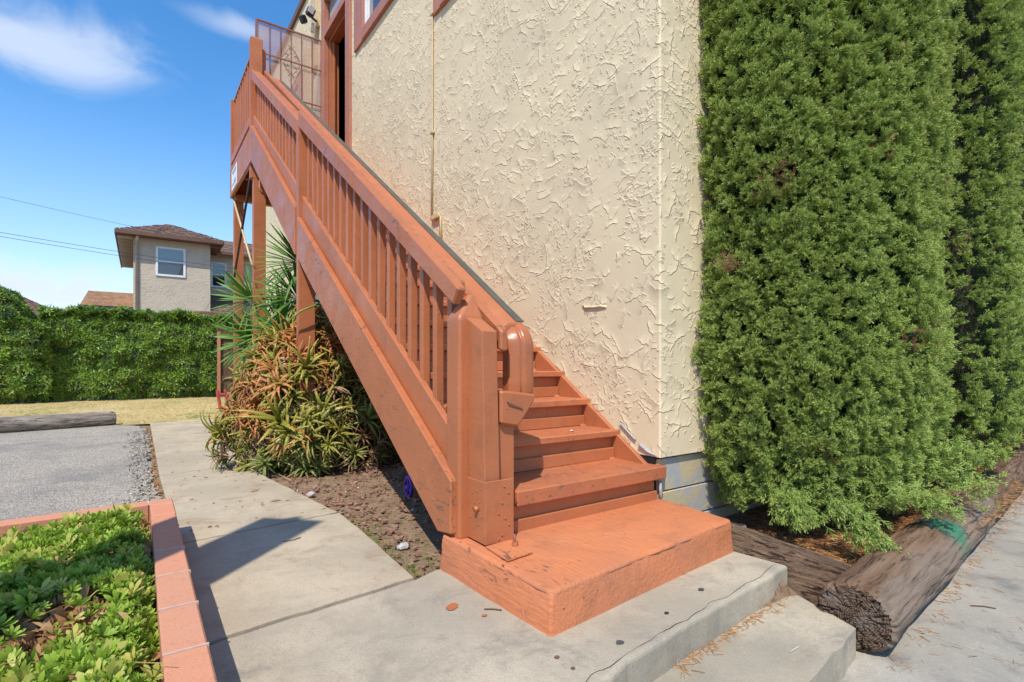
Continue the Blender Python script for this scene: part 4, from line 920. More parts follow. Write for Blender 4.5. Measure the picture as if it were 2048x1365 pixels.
# rail tie against the block
bm = bmesh.new()
tp = [(2.455, 2.02), (2.66, 2.05), (2.735, 1.09), (2.60, 1.055)]
bb_ = [bm.verts.new((x, yy, -0.22)) for x, yy in [(2.40, 2.0), (2.70, 2.05), (2.74, 1.06), (2.50, 0.99)]]
tt_ = [bm.verts.new((x, yy, z)) for (x, yy), z in zip(tp, (0.13, 0.10, -0.005, 0.005))]
for i in range(4): bm.faces.new((bb_[i], bb_[(i + 1) % 4], tt_[(i + 1) % 4], tt_[i]))
bm.faces.new(tt_); bmesh.ops.recalc_face_normals(bm, faces=bm.faces); bevel(bm, 0.006, 2)
bmesh.ops.triangulate(bm, faces=[f for f in bm.faces if len(f.verts) > 4])
for _ in range(5): bmesh.ops.subdivide_edges(bm, edges=[e for e in bm.edges if e.calc_length() > 0.03], cuts=1)
for v in bm.verts:
    p = v.co; s_ = 0.006 * mn.noise(Vector((p.x * 40, p.y * 3, p.z * 40))) - max(0, 0.08 - abs(mn.noise(Vector((p.x * 9, p.y * 1.5, p.z * 16))))) * 0.12
    v.co += Vector((-s_ * 1, 0, s_))
tag(bm_to('timber', bm, 'tie', None, True), 'rough split brown timber leaning against the right side of the orange block', 'timber')
# ------------------------------------------------------------------ fence, gate post and the neighbours
fn = empty('wooden_fence', (2.0, 16.9, 0), 'dark brown board fence with an orange post behind the aloe bush', 'fence')
box('fence_post', 1.79, 1.87, 16.78, 16.86, 0, 1.84, 'trim', fn, 0.004)
for i in range(8): box('fence_board', 1.88 + i * 0.145, 2.02 + i * 0.145, 16.87, 16.89, 0.02, 1.80 + 0.02 * (i % 2), 'fence', fn, 0.004, 0.003)
box('fence_rail', 1.80, 3.0, 16.80, 16.865, 1.70, 1.84, 'fence', fn, 0.004)
box('fence_rail', 1.875, 3.0, 16.83, 16.868, 0.5, 0.6, 'fence', fn, 0.004)
for i in range(9): box('fence_board', 1.80 + i * 0.14, 1.93 + i * 0.14, 16.90, 16.92, 1.78, 1.97 + 0.012 * (i % 3), 'fence', fn, 0.006)
fb = empty('wooden_fence', (-5, 17.9, 0), 'dark weathered board fence hidden behind the leafy hedges', 'fence')
for i in range(44): box('fence_board', -9.0 + i * 0.24, -8.775 + i * 0.24, 17.95, 17.98, 0, 1.85, 'fence', fb, 0.0)
# red plastic toy leaning at the fence post
tr = empty('red_toy', (1.38, 12.0, 0), 'dark red plastic frame like toy standing on the lawn beside the aloe', 'toy')
for dx in (0.0, 0.14): box('side', 1.28 + dx, 1.33 + dx, 11.9, 12.05, 0.0, 0.42, 'red_plastic', tr, 0.012, rot=(0, R(-8), 0))
box('seat', 1.30, 1.46, 11.91, 12.03, 0.30, 0.35, 'red_plastic', tr, 0.01); box('step', 1.30, 1.46, 11.91, 12.03, 0.03, 0.08, 'red_plastic', tr, 0.01)
# purple toy wheel under the stairs
tw = empty('toy_wheel', (1.62, 3.56, 0.06), 'small purple plastic toy wheel with spokes lying in the shade under the stairs', 'toy wheel')
ringp = [(1.60 + 0.03 * math.sin(a_ * 2 * math.pi / 20) * 0, 3.56 + 0.055 * math.cos(a_ * 2 * math.pi / 20), 0.045 + 0.072 * math.sin(a_ * 2 * math.pi / 20)) for a_ in range(21)]
tube('tyre', ringp, 0.013, 'purple_plastic', tw, 8)
for k in range(5): tube('spoke', [(1.60, 3.56, 0.045), (1.60, 3.56 + 0.05 * math.cos(k * 1.257), 0.045 + 0.066 * math.sin(k * 1.257))], 0.007, 'purple_plastic', tw, 6)
tube('hub', [(1.585, 3.56, 0.045), (1.615, 3.56, 0.045)], 0.018, 'purple_plastic', tw, 10)
# pvc pipe end and stones in the bed
tag(tube('drain_pipe', [(2.78, 2.03, -0.02), (2.86, 1.93, -0.035), (3.02, 1.80, -0.06)], 0.02, 'pvc', None, 10), 'short cream plastic pipe poking out of the mulch at the wall foot', 'pipe')
def stone(name, c, r, mat='stone', seed=0):
    bm = bmesh.new(); bmesh.ops.create_icosphere(bm, subdivisions=2, radius=1)
    for v in bm.verts: v.co = Vector(c) + Vector((v.co.x * r[0], v.co.y * r[1], v.co.z * r[2])) * (1 + 0.35 * mn.noise(v.co * 1.4 + Vector((seed, 0, 0))))
    return bm_to(name, bm, mat)
tag(stone('white_stone', (6.75, 1.85, 0.02), (0.16, 0.10, 0.10), seed=2), 'pale grey rock lying beyond the far log in the bed', 'rock')
tag(stone('stone', (1.15, 2.62, -0.03), (0.03, 0.022, 0.018), seed=5), 'round grey stone in the soil by the stringer foot', 'stone')
tag(stone('stone', (1.03, 4.0, -0.015), (0.03, 0.022, 0.018), seed=8), 'white pebble at the curved edge of the walkway', 'stone')
tag(stone('stone', (2.29, 1.11, -0.245), (0.03, 0.03, 0.02), 'pvc', seed=9), 'small cream stone wedged between the timber and the lower step', 'stone')

# ------------------------------------------------------------------ neighbour house
nh = empty('neighbour_house', (1.2, 28, 0), 'beige two storey house with white windows and brown shingle hip roof beyond the hedge', 'house')
HS = 'house_stucco'
box('wall', -0.20, 2.70, 28.0, 37.0, 0, 6.5, HS, nh, 0)
box('wall', 2.71, 9.5, 30.0, 37.0, 0, 6.68, HS, nh, 0)
def hwin(x0, x1, z0, z1, yf):
    w = box('window', x0, x0 + 0.09, yf - 0.05, yf, z0, z1, 'white', nh, 0.01)
    box('frame', x1 - 0.09, x1, yf - 0.05, yf, z0, z1, 'white', w, 0.01)
    for za, zb in ((z0, z0 + 0.09), (z1 - 0.09, z1), ((z0 + z1) / 2 - 0.03, (z0 + z1) / 2 + 0.03)): box('frame', x0 + 0.091, x1 - 0.091, yf - 0.048, yf - 0.002, za, zb, 'white', w, 0.008)
    box('pane', x0 + 0.09, x1 - 0.09, yf - 0.012, yf - 0.006, z0 + .09, (z0 + z1) / 2 - 0.03, 'glass', w, 0)
    box('pane', x0 + 0.09, x1 - 0.09, yf - 0.02, yf - 0.014, (z0 + z1) / 2 + 0.03, z1 - 0.09, 'blind_glass', w, 0)
hwin(0.60, 1.73, 4.82, 6.13, 28.0); hwin(2.90, 3.60, 4.75, 6.02, 30.0)
# roofs made of shingle courses: each course is a row of separate tabs
def roof_face(parent, p00, p10, p01, p11, rows, cols, mat='shingle', name='shingle', thick=0.02, base=True):
    """eave p00->p10, ridge p01->p11; rows of overlapping tabs"""
    p00, p10, p01, p11 = map(Vector, (p00, p10, p01, p11)); nrm = (p10 - p00).cross(p01 - p00).normalized()
    if nrm.z < 0: nrm = -nrm
    raw('roof_deck', [p00 - nrm * .02, p10 - nrm * .02, p11 - nrm * .02, p01 - nrm * .02], [(0, 1, 2, 3)], mat, parent)
    V = []; F = []
    for r_ in range(rows):
        a_ = r_ / rows; b_ = min(1.0, (r_ + 1.25) / rows)
        L0 = p00.lerp(p01, a_); L1 = p10.lerp(p11, a_); U0 = p00.lerp(p01, b_); U1 = p10.lerp(p11, b_)
        n = max(1, int(cols * (L1 - L0).length / max(0.01, (p10 - p00).length)))
        for c_ in range(n):
            s0 = (c_ + 0.5 * (r_ % 2) - 0.5) / n + 0.0; s1 = s0 + 0.94 / n; s0, s1 = max(0, s0), min(1, s1)
            if s1 <= s0: continue
            lift = thick * random.uniform(0.5, 2.2)
            q = [L0.lerp(L1, s0) + nrm * lift, L0.lerp(L1, s1) + nrm * lift, U0.lerp(U1, s1) + nrm * 0.004, U0.lerp(U1, s0) + nrm * 0.004]
            drop = (p00 - p01).normalized() * random.uniform(0, 0.04); q[0] += drop; q[1] += drop
            i = len(V); V += q + [q[0] - nrm * lift, q[1] - nrm * lift]; F += [(i, i + 1, i + 2, i + 3), (i, i + 4, i + 5, i + 1)]
    o = raw('shingles', V, F, mat, parent); o['kind'] = 'stuff'; return o
E0, E1, YB = -0.78, 3.15, 37.5
zr, ze = 7.55, 6.60
roof_face(nh, (E0, 27.5, ze), (E1, 27.5, ze), (1.15, 29.8, zr), (1.25, 29.8, zr), 12, 16)
roof_face(nh, (E0, YB, ze), (E0, 27.5, ze), (1.15, 36, zr), (1.15, 29.8, zr), 10, 40)
roof_face(nh, (E1, 27.5, ze), (E1, YB, ze), (1.25, 29.8, zr), (1.25, 36, zr), 10, 40)
roof_face(nh, (2.2, 29.45, 6.48), (9.9, 29.45, 6.48), (2.0, 32.5, 7.65), (9.5, 32.5, 7.65), 13, 34)
roof_face(nh, (2.0, 27.9, 3.30), (7.5, 27.9, 3.30), (2.72, 30.0, 4.42), (7.5, 30.0, 4.42), 10, 24)
box('fascia', E0 - 0.02, E1 + 0.02, 27.44, 27.50, 6.42, 6.60, 'brown_cap', nh, 0.01)
box('fascia', E0 - 0.06, E0, 27.50, 37.5, 6.42, 6.60, 'brown_cap', nh, 0.01)
box('fascia', E1, E1 + 0.06, 27.50, 29.45, 6.42, 6.60, 'brown_cap', nh, 0.01)
box('fascia', 3.22, 9.9, 29.39, 29.45, 6.33, 6.48, 'brown_cap', nh, 0.01)
box('fascia', 2.0, 7.5, 27.84, 27.90, 3.12, 3.30, 'brown_cap', nh, 0.01)
box('wall', 2.71, 7.4, 28.6, 29.95, 0, 3.2, HS, nh, 0)
raw('soffit', [(E0, 27.5, 6.43), (E1, 27.5, 6.43), (E1, 37, 6.43), (E0, 37, 6.43)], [(0, 1, 2, 3)], 'brown_cap', nh)
for i in range(15): box('rafter', E0 + 0.02, -0.21, 27.9 + i * 0.6, 27.98 + i * 0.6, 6.30, 6.42, HS, nh, 0)
for i in range(5): box('rafter', 2.71, E1 - 0.02, 27.9 + i * 0.6, 27.98 + i * 0.6, 6.30, 6.42, 'brown_cap', nh, 0)
tube('downspout', [(-0.05, 27.6, 6.42), (-0.08, 27.72, 6.25), (-0.08, 27.94, 6.05), (-0.08, 27.94, 0.2)], 0.055, HS, nh, 8)
tube('roof_vent', [(4.2, 30.2, 6.7), (4.2, 30.2, 7.12)], 0.07, HS, nh, 8); 
bn = empty('neighbour_house', (-1.4, 36, 0), 'low house with a tan shingle roof left of the beige two storey house', 'house')
box('wall', -2.1, 1.5, 36.4, 42, 0, 4.0, HS, bn, 0)
roof_face(bn, (-2.55, 36, 4.08), (1.6, 36, 4.08), (-2.30, 37.6, 5.02), (1.6, 37.6, 5.02), 14, 44, 'shingle2', thick=0.008)
box('fascia', -2.57, 1.6, 35.93, 35.99, 3.95, 4.08, 'steel', bn, 0)
ln_ = empty('neighbour_house', (-5.5, 30, 0), 'far left bungalow with brown shingle roof and pale wall showing above the hedge', 'house')
box('wall', -9, -3.05, 30.0, 36, 0, 2.9, HS, ln_, 0)
roof_face(ln_, (-9.5, 29.5, 2.98), (-2.55, 29.5, 2.98), (-8.2, 33.0, 4.45), (-5.2, 33.0, 4.45), 14, 34)
roof_face(ln_, (-2.55, 29.5, 2.98), (-2.55, 36, 2.98), (-5.2, 33.0, 4.45), (-5.2, 34.0, 4.45), 14, 30)
box('fascia', -9.5, -2.52, 29.42, 29.48, 2.80, 2.98, 'brown_cap', ln_, 0)
# power lines
def wire(ax, z0, y0, bx, z1, y1, sag, r, label):
    pts = [(ax + (bx - ax) * i / 24, y0 + (y1 - y0) * i / 24, z0 + (z1 - z0) * i / 24 - sag * 4 * (i / 24) * (1 - i / 24)) for i in range(25)]
    tag(tube('power_line', pts, r, 'cable', None, 5), label, 'power line', 'power lines crossing the sky at left')
wire(-8.0, 6.75, 22, 6.0, 6.6, 29.0, 0.25, 0.006, 'single upper power line running to the beige house roof corner')
wire(-8.0, 5.05, 20, 8.0, 4.62, 24, 0.18, 0.007, 'upper wire of the close pair crossing in front of the beige house')
wire(-8.0, 4.98, 20, 8.0, 4.50, 24, 0.22, 0.007, 'lower wire of the close pair crossing in front of the beige house')
#@@ PLANTS
# ------------------------------------------------------------------ plants: sources
def blade_quad(V, F, T, p, d, side, L_, w, segs=3, droop=0.0, t0=0.0, t1=1.0, fold=0.0, spoon=False):
    """a tapering ribbon; d direction, side = width direction, droop bends towards -z"""
    d = Vector(d).normalized(); side = Vector(side).normalized(); base = len(V); p = Vector(p)
    for i in range(segs + 1):
        t = i / segs; wd = w * (math.sin(math.pi * (0.12 + 0.88 * (1 - t))) ** 0.7 if True else 1) * (1 - t * 0.15)
        if segs == 1: wd = w * (0.8, 0.45)[i]
        elif spoon: wd = w * (0.22, 0.55, 0.95, 0.92, 0.14)[min(4, round(4 * t))]
        elif i == segs: wd = w * 0.04
        c = p + d * (L_ * t) + Vector((0, 0, -droop * t * t * L_))
        n = side.cross(d).normalized()
        V.append(c - side * wd / 2 + n * fold * wd); V.append(c + side * wd / 2 + n * fold * wd); T += [t0 + (t1 - t0) * t] * 2
    for i in range(segs): F.append((base + 2 * i, base + 2 * i + 1, base + 2 * i + 3, base + 2 * i + 2))
def spray_source(mat, seed, L_=0.050, nb=8, w=0.0056):
    """a feathery cypress spray: stem and side twigs clad in short blunt scale-leaf fingers that stand out all round"""
    rnd = random.Random(seed); V = []; F = []; T = []
    blade_quad(V, F, T, (0, 0, 0), (0, 0, 1), (1, 0, 0), L_, w, 1, t0=0, t1=1)
    for i in range(nb):
        f_ = 0.10 + 0.84 * i / nb; z = L_ * f_; az = i * 2.4 + rnd.uniform(-.4, .4); ln_s = L_ * (0.46 - 0.20 * i / nb) * rnd.uniform(0.8, 1.2)
        a_ = R(rnd.uniform(28, 58)); d = Vector((math.cos(az) * math.sin(a_), 0.8 * math.sin(az) * math.sin(a_), math.cos(a_))).normalized()
        rs_ = Vector((rnd.gauss(0, 1), rnd.gauss(0, 1), rnd.gauss(0, 1))); blade_quad(V, F, T, (0, 0, z), d, d.cross(rs_).normalized(), ln_s, w * .8, 1, t0=f_ * .6, t1=min(1, f_ + .3))
        for j in range(3):
            q = Vector((0, 0, z)) + d * ln_s * (0.3 + 0.28 * j); d2 = (d * 0.8 + Vector((rnd.gauss(0, .5), rnd.gauss(0, .5), 0.35 + rnd.gauss(0, .3)))).normalized()
            blade_quad(V, F, T, q, d2, d2.cross(Vector((rnd.gauss(0, 1), rnd.gauss(0, 1), rnd.gauss(0, 1)))).normalized(), rnd.uniform(.010, .017), w * rnd.uniform(.6, 1.0), 1, t0=f_ * .7, t1=min(1, f_ + .4))
    return source('spray_source', V, F, mat, T)
sprays = [spray_source('cypress', i) for i in range(4)]
sprays_dark = [spray_source('cypress_dark', 20 + i) for i in range(2)]
sprays_dead = [spray_source('dead_needles', 40 + i, w=0.003) for i in range(2)]
def leaf_cluster(mat, seed, n, L_, w, spread, droop, segs=2, flat=0.5, tipcol=True, spoon=False):
    rnd = random.Random(seed); V = []; F = []; T = []
    for i in range(n):
        a_ = i / n * 2 * math.pi * 2.4 + rnd.uniform(-.3, .3); tilt = spread * (0.35 + 0.65 * ((i + 0.5) / n)) + rnd.uniform(-.12, .12)
        d = Vector((math.cos(a_) * math.sin(tilt), math.sin(a_) * math.sin(tilt), math.cos(tilt))); sd_ = d.cross(Vector((0, 0, 1))).normalized()
        blade_quad(V, F, T, d * 0.006, d, (sd_ + Vector((rnd.uniform(-.3, .3), rnd.uniform(-.3, .3), rnd.uniform(-.3, .3)))), L_ * rnd.uniform(0.75, 1.2), w, segs, droop * rnd.uniform(.5, 1.3), 0, 1, spoon=spoon)
    return source('leaf_source', V, F, mat, T)

# ------------------------------------------------------------------ cypress trees
def lumpy(phi, z, seed):
    return 1.02 + 0.05 * mn.noise(Vector((math.cos(phi) * 9 + seed, math.sin(phi) * 9, z * 6))) + 0.13 * mn.noise(Vector((math.cos(phi) * 2.4 + seed, math.sin(phi) * 2.4, z * 0.6))) + 0.055 * mn.noise(Vector((math.cos(phi) * 6 + seed, math.sin(phi) * 6, z * 2.2))) - 0.07 * max(0, 0.22 - abs(mn.noise(Vector((math.cos(phi) * 3.1 + seed * 2, math.sin(phi) * 3.1, z * 0.35))))) / 0.22
def env(z, H):
    t = max(0, min(1, z / H))
    low = min(1.0, 0.66 + 0.40 * (max(0, z) / 0.9) ** 0.8) if z < 0.85 else 1.0 + 0.03 * math.sin(z * 2.1)
    return low * (1 - max(0, (t - 0.55) / 0.45) ** 2.2 * 0.92)
def cypress(c, rx, ry, H, n, seed, label, holes=(), zvis=3.6, dead=260, wall=1.955, sz=1.0, tail=()):
    root = empty('cypress_tree', (c[0], c[1], -0.06), label, 'tree', 'cypress trees along the side wall')
    P = []; D = []; S = []
    while len(P) < n:
        z = random.uniform(-0.02, zvis) if random.random() < 0.93 else random.uniform(zvis, H); phi = random.uniform(-math.pi, math.pi)
        r = lumpy(phi, z, seed) * env(z, H); dep = 1 - 0.15 * random.random() ** 1.3
        x = c[0] + rx * r * math.cos(phi) * dep; y = c[1] + ry * r * math.sin(phi) * dep
        if z < 0.16 + 0.12 * mn.noise(Vector((x * 5, y * 5, seed))): continue
        if y > wall - 0.01: continue
        p = Vector((x, y, z - 0.05))
        if any((p - Vector(h[0])).length < h[1] * (1 + 0.4 * mn.noise(p * 9)) for h in holes): continue
        nrm = Vector((math.cos(phi) / rx, math.sin(phi) / ry, 0)).normalized()
        d0 = (nrm * 0.8 + Vector((0, 0, 0.55 if z > 0.5 else 0.0)) + Vector((random.gauss(0, .25), random.gauss(0, .25), random.gauss(0, .25)))).normalized(); sc_ = random.uniform(0.50, 0.86) * sz
        for _ in range(random.randint(6, 9)):   # one tuft: sprays that fan out of the same twig
            e = (d0 + Vector((random.gauss(0, .5), random.gauss(0, .5), random.gauss(0, .5)))).normalized()
            P.append(p + d0 * random.uniform(-.015, .02) * sz + e * .006); D.append(e); S.append(random.uniform(0.75, 1.2) * sc_)
    for (tp_, td, tn, tr_) in tail:      # drooping low branches
        for _ in range(tn):
            k = random.random(); q = Vector(tp_) + Vector(td) * k + Vector((random.gauss(0, tr_), random.gauss(0, tr_), random.gauss(0, tr_ * 0.6)))
            if q.y > wall: continue
            P.append(q); D.append(Vector(td).normalized() + Vector((random.gauss(0, .4), random.gauss(0, .4), random.gauss(0, .4)))); S.append(random.uniform(.7, 1.3))
    scatter('crown', P, D, S, sprays, root)
    # deeper, darker sprays
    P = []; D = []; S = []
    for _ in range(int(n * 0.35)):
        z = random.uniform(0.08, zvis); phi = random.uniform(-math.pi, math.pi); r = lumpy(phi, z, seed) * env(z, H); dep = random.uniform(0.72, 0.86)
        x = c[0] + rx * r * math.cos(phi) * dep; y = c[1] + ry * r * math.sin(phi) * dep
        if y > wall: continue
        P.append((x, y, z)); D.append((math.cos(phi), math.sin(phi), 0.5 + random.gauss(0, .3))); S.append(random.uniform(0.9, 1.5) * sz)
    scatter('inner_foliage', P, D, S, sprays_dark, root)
    P = []; D = []; S = []
    cl = [(random.uniform(-math.pi, 0), random.uniform(0.12, 2.8)) for _ in range(10)] + [(random.uniform(-2.8, -0.3), random.uniform(0.1, 0.5)) for _ in range(12)]
    for _ in range(dead):
        ph0, z0 = random.choice(cl); phi = ph0 + random.gauss(0, .06); z = z0 + random.gauss(0, .05); r = lumpy(phi, z, seed) * env(z, H) * random.uniform(0.84, 1.0)
        P.append((c[0] + rx * r * math.cos(phi), min(wall, c[1] + ry * r * math.sin(phi)), z)); D.append((math.cos(phi) + random.gauss(0, .5), math.sin(phi) + random.gauss(0, .5), random.gauss(0, .6))); S.append(random.uniform(0.6, 1.1))
    for h in holes:
        for _ in range(60):
            q = Vector(h[0]) + Vector((random.gauss(0, 1), random.gauss(0, 1), random.gauss(0, 1))) * h[1] * 0.55; q.y += 0.05; P.append(q); D.append((random.gauss(0, .6), -0.6 + random.gauss(0, .4), random.gauss(0, .6))); S.append(random.uniform(.35, .75))
    scatter('dead_foliage', P, D, S, sprays_dead, root)
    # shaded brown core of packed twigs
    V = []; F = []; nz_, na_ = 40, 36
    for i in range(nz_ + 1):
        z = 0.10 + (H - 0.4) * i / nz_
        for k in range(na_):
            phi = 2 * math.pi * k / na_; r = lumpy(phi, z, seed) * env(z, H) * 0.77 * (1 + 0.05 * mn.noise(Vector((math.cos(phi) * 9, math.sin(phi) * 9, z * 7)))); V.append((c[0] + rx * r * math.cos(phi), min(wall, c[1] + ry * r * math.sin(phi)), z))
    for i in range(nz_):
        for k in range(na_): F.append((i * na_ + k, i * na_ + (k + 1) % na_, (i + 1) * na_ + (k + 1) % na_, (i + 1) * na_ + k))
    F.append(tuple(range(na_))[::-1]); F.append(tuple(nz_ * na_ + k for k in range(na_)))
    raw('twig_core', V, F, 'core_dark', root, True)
    tube('trunk', [(c[0], c[1], -0.1), (c[0] + .03, c[1] - .02, 0.8), (c[0], c[1], 2.5)], 0.09, 'bark', root, 10, 0.06)
    return root
T1 = (3.70, 1.74)
cypress(T1, 0.95, 0.67, 6.0, 105000, 3.0, 'large dense cypress tree nearest the stucco corner and orange block', holes=(((2.76, 1.44, 1.93), 0.085), ((3.49, 1.08, 1.07), 0.07), ((2.68, 1.66, 1.50), 0.05)), dead=420,
        tail=(((3.0, 1.25, 0.22), (-0.04, -0.20, -0.20), 170, 0.05), ((3.35, 1.15, 0.25), (0.30, -0.18, -0.10), 190, 0.06), ((3.9, 1.15, 0.30), (0.35, -0.16, -0.12), 150, 0.06), ((2.9, 1.5, 0.25), (-0.12, -0.12, -0.1), 220, 0.05), ((4.1, 1.15, 0.40), (0.28, -0.1, -0.05), 200, 0.06)))
cypress((5.55, 1.85), 1.05, 0.80, 6.2, 26000, 9.0, 'second cypress tree in the row, behind the large one', zvis=4.6, dead=200, sz=1.25)
cypress((7.45, 2.0), 1.05, 0.85, 6.2, 11000, 15.0, 'third cypress tree of the row, at the right edge of the picture', zvis=5.0, dead=100, sz=1.5)
cypress((9.4, 2.15), 1.1, 0.9, 6.2, 6000, 21.0, 'farthest cypress tree of the row by the side wall', zvis=5.2, dead=40, sz=1.9)

# ------------------------------------------------------------------ aloe bush: rosettes of curved tapering leaves
def aloe_leaf_mesh(V, F, T, p, az, tilt, L_, w, curl, rnd, segs=7, twist=0.0):
    """thick channelled leaf that arcs over; curl is the total bend in radians"""
    p = Vector(p); a = tilt; base = len(V); hd = Vector((math.cos(az), math.sin(az), 0)); sd_ = Vector((-math.sin(az), math.cos(az), 0)); q = p.copy(); az2 = 0.0
    for i in range(segs + 1):
        t = i / segs; d = hd * math.sin(a) + Vector((0, 0, math.cos(a))); n = (hd * -math.cos(a) + Vector((0, 0, math.sin(a))))
        wd = w * (1 - t) ** 0.75 * (1.0 + 0.25 * math.sin(t * 3)); th = wd * 0.34
        V.extend([q - sd_ * wd / 2 + n * th * 0.5, q + n * -0.05 * wd, q + sd_ * wd / 2 + n * th * 0.5, q - n * th]); T.extend([min(1, 0.55 + t * .6), t * t * 0.7, min(1, 0.55 + t * .6), t * t])
        q = q + d * (L_ / segs); a += curl / segs * (0.5 + t); hd = (Matrix.Rotation(twist / segs, 3, 'Z') @ hd); sd_ = Vector((-hd.y, hd.x, 0))
    for i in range(segs):
        for k in range(4): F.append((base + 4 * i + k, base + 4 * i + (k + 1) % 4, base + 4 * i + 4 + (k + 1) % 4, base + 4 * i + 4 + k))
    # marginal teeth
    for i in range(1, segs):
        for e in (0, 2):
            c = V[base + 4 * i + e]; c2 = V[base + 4 * (i + 1) + e]; m = (c + c2) / 2; o_ = (c - V[base + 4 * i + 1]).normalized() * w * 0.13
            b_ = len(V); V.extend([c.lerp(c2, .3), c.lerp(c2, .6), m + o_]); T.extend([1, 1, 1]); F.append((b_, b_ + 1, b_ + 2))
def aloe_mesh(seed, n, L_, w, curl, mat, twist=0.6):
    rnd = random.Random(seed); V = []; F = []; T = []
    for i in range(n):
        aloe_leaf_mesh(V, F, T, (0, 0, 0), i * 2.4 + rnd.uniform(-.3, .3), 0.25 + 0.95 * (i / n) + rnd.uniform(-.1, .1), L_ * rnd.uniform(.75, 1.15), w * rnd.uniform(.8, 1.15), curl * rnd.uniform(.4, 1.5), rnd, twist=rnd.uniform(-twist, twist))
    me = bpy.data.meshes.new('rosette'); me.from_pydata([tuple(v) for v in V], [], F); me.update(); me.materials.append(MAT[mat])
    at = me.attributes.new('tip', 'FLOAT', 'POINT'); at.data.foreach_set('value', np.array(T, dtype=np.float32))
    for p in me.polygons: p.use_smooth = True
    return me
AL = [aloe_mesh(1, 16, 0.30, 0.030, 2.4, 'aloe'), aloe_mesh(2, 14, 0.27, 0.027, 3.1, 'aloe'), aloe_mesh(3, 16, 0.27, 0.030, 2.2, 'aloe_red'), aloe_mesh(4, 12, 0.22, 0.028, 2.8, 'aloe_red'),
      aloe_mesh(5, 14, 0.26, 0.036, 1.7, 'aloe_green'), aloe_mesh(6, 12, 0.22, 0.022, 3.2, 'aloe_dead', 1.2), aloe_mesh(7, 11, 0.34, 0.042, 1.5, 'aloe')]
bush = empty('aloe_bush', (1.45, 5.6, -0.04), 'sprawling orange tipped aloe bush spilling from under the stairs onto the path', 'bush')
cB = Vector((1.47, 5.48, 0.28)); rB = Vector((0.84, 0.86, 1.16)); cnt = 0; tries = 0
placed = []
while cnt < 297 and tries < 30000:
    tries += 1
    ph = random.uniform(-math.pi, 0.35); el = math.asin(random.uniform(-0.30, 0.99))
    d = Vector((math.cos(ph) * math.cos(el), math.sin(ph) * math.cos(el), math.sin(el)))
    rr = 1 + 0.20 * mn.noise(d * 2.2 + Vector((5, 0, 0))); p = cB + Vector((d.x * rB.x, d.y * rB.y, d.z * rB.z)) * rr * random.uniform(0.80, 1.0)
    if p.z < 0.02 or p.z > 1.47: continue
    # stay below the stringer and its lower edge
    if p.x > 1.08 and p.z > 0.158 + 0.645 * (p.y - 2.2) - 0.22: continue
    if any((p - q).length < 0.085 for q in placed): continue
    placed.append(p.copy()); hot = p.z > 0.85 or (p.x < 1.15 and p.z > 0.25)
    lowr = p.z < 0.28
    w_ = random.random()
    if lowr: m_ = AL[4] if w_ < 0.55 else (AL[5] if w_ < .75 else AL[0])
    elif hot: m_ = (AL[2] if w_ < .30 else AL[3] if w_ < .50 else AL[0] if w_ < .72 else AL[1] if w_ < .88 else AL[6])
    else: m_ = (AL[0] if w_ < .26 else AL[1] if w_ < .48 else AL[6] if w_ < .62 else AL[5] if w_ < .78 else AL[4] if w_ < .88 else AL[3])
    if p.x > 1.55: m_ = AL[4] if w_ < .7 else AL[5]
    o = bpy.data.objects.new('rosette', m_); COL.objects.link(o)
    dr_ = (d + Vector((0, 0, 0.35)) + Vector((random.gauss(0, .28), random.gauss(0, .28), random.gauss(0, .28)))).normalized()
    o.location = p; o.rotation_euler = (dr_.to_track_quat('Z', 'Y') @ Euler((0, 0, random.uniform(0, 6.28))).to_quaternion()).to_euler(); s_ = random.uniform(0.62, 1.12) * (0.75 if lowr else 1); o.scale = (s_, s_, s_)
    attach(o, bush); cnt += 1
# dead thatch and stems that fill the inside
dead_src = [source('dead_strap', *(lambda V, F, T: (blade_quad(V, F, T, (0, 0, 0), (0.2, 0, 1), (1, 0, 0), 0.16, 0.012, 3, 0.4), (V, F, 'aloe_dead', T))[1])([], [], []))]
P = []; D = []; S = []
for _ in range(1500):
    ph = random.uniform(-math.pi, math.pi); el = math.asin(random.uniform(-0.3, .95)); k = random.uniform(0.55, 0.93); p = cB + Vector((math.cos(ph) * math.cos(el) * rB.x, math.sin(ph) * math.cos(el) * rB.y, math.sin(el) * rB.z)) * k
    if p.z < 0 or (p.x > 1.05 and p.z > 0.158 + 0.645 * (p.y - 2.2) - 0.25): continue
    P.append(p); D.append((random.gauss(0, .6), random.gauss(0, .6) - .3, random.gauss(0, .5) - .3)); S.append(random.uniform(.6, 1.5))
scatter('dead_leaves', P, D, S, dead_src, bush)
bm = bmesh.new(); bmesh.ops.create_icosphere(bm, subdivisions=4, radius=1)
for v in bm.verts:
    d = v.co.normalized(); v.co = cB + Vector((d.x * rB.x, d.y * rB.y, d.z * rB.z)) * (0.66 + 0.12 * mn.noise(d * 4) + 0.06 * mn.noise(d * 11))
    v.co.z = max(-0.05, min(v.co.z, 0.158 + 0.645 * (v.co.y - 2.2) - 0.35 if v.co.x > 1.0 else 9))
bm_to('stem_core', bm, 'cypress_dark', bush, True)
for i in range(26):
    a_ = random.uniform(-math.pi, 0); x, yy = cB.x + math.cos(a_) * .5, cB.y + math.sin(a_) * .55
    tube('stem', [(x, yy, 0), (x + math.cos(a_) * .15 + random.uniform(-.05, .05), yy + math.sin(a_) * .15, .25), (x + math.cos(a_) * .22, yy + math.sin(a_) * .24, random.uniform(.35, .7))], 0.010, 'twig', bush, 6, 0.006)
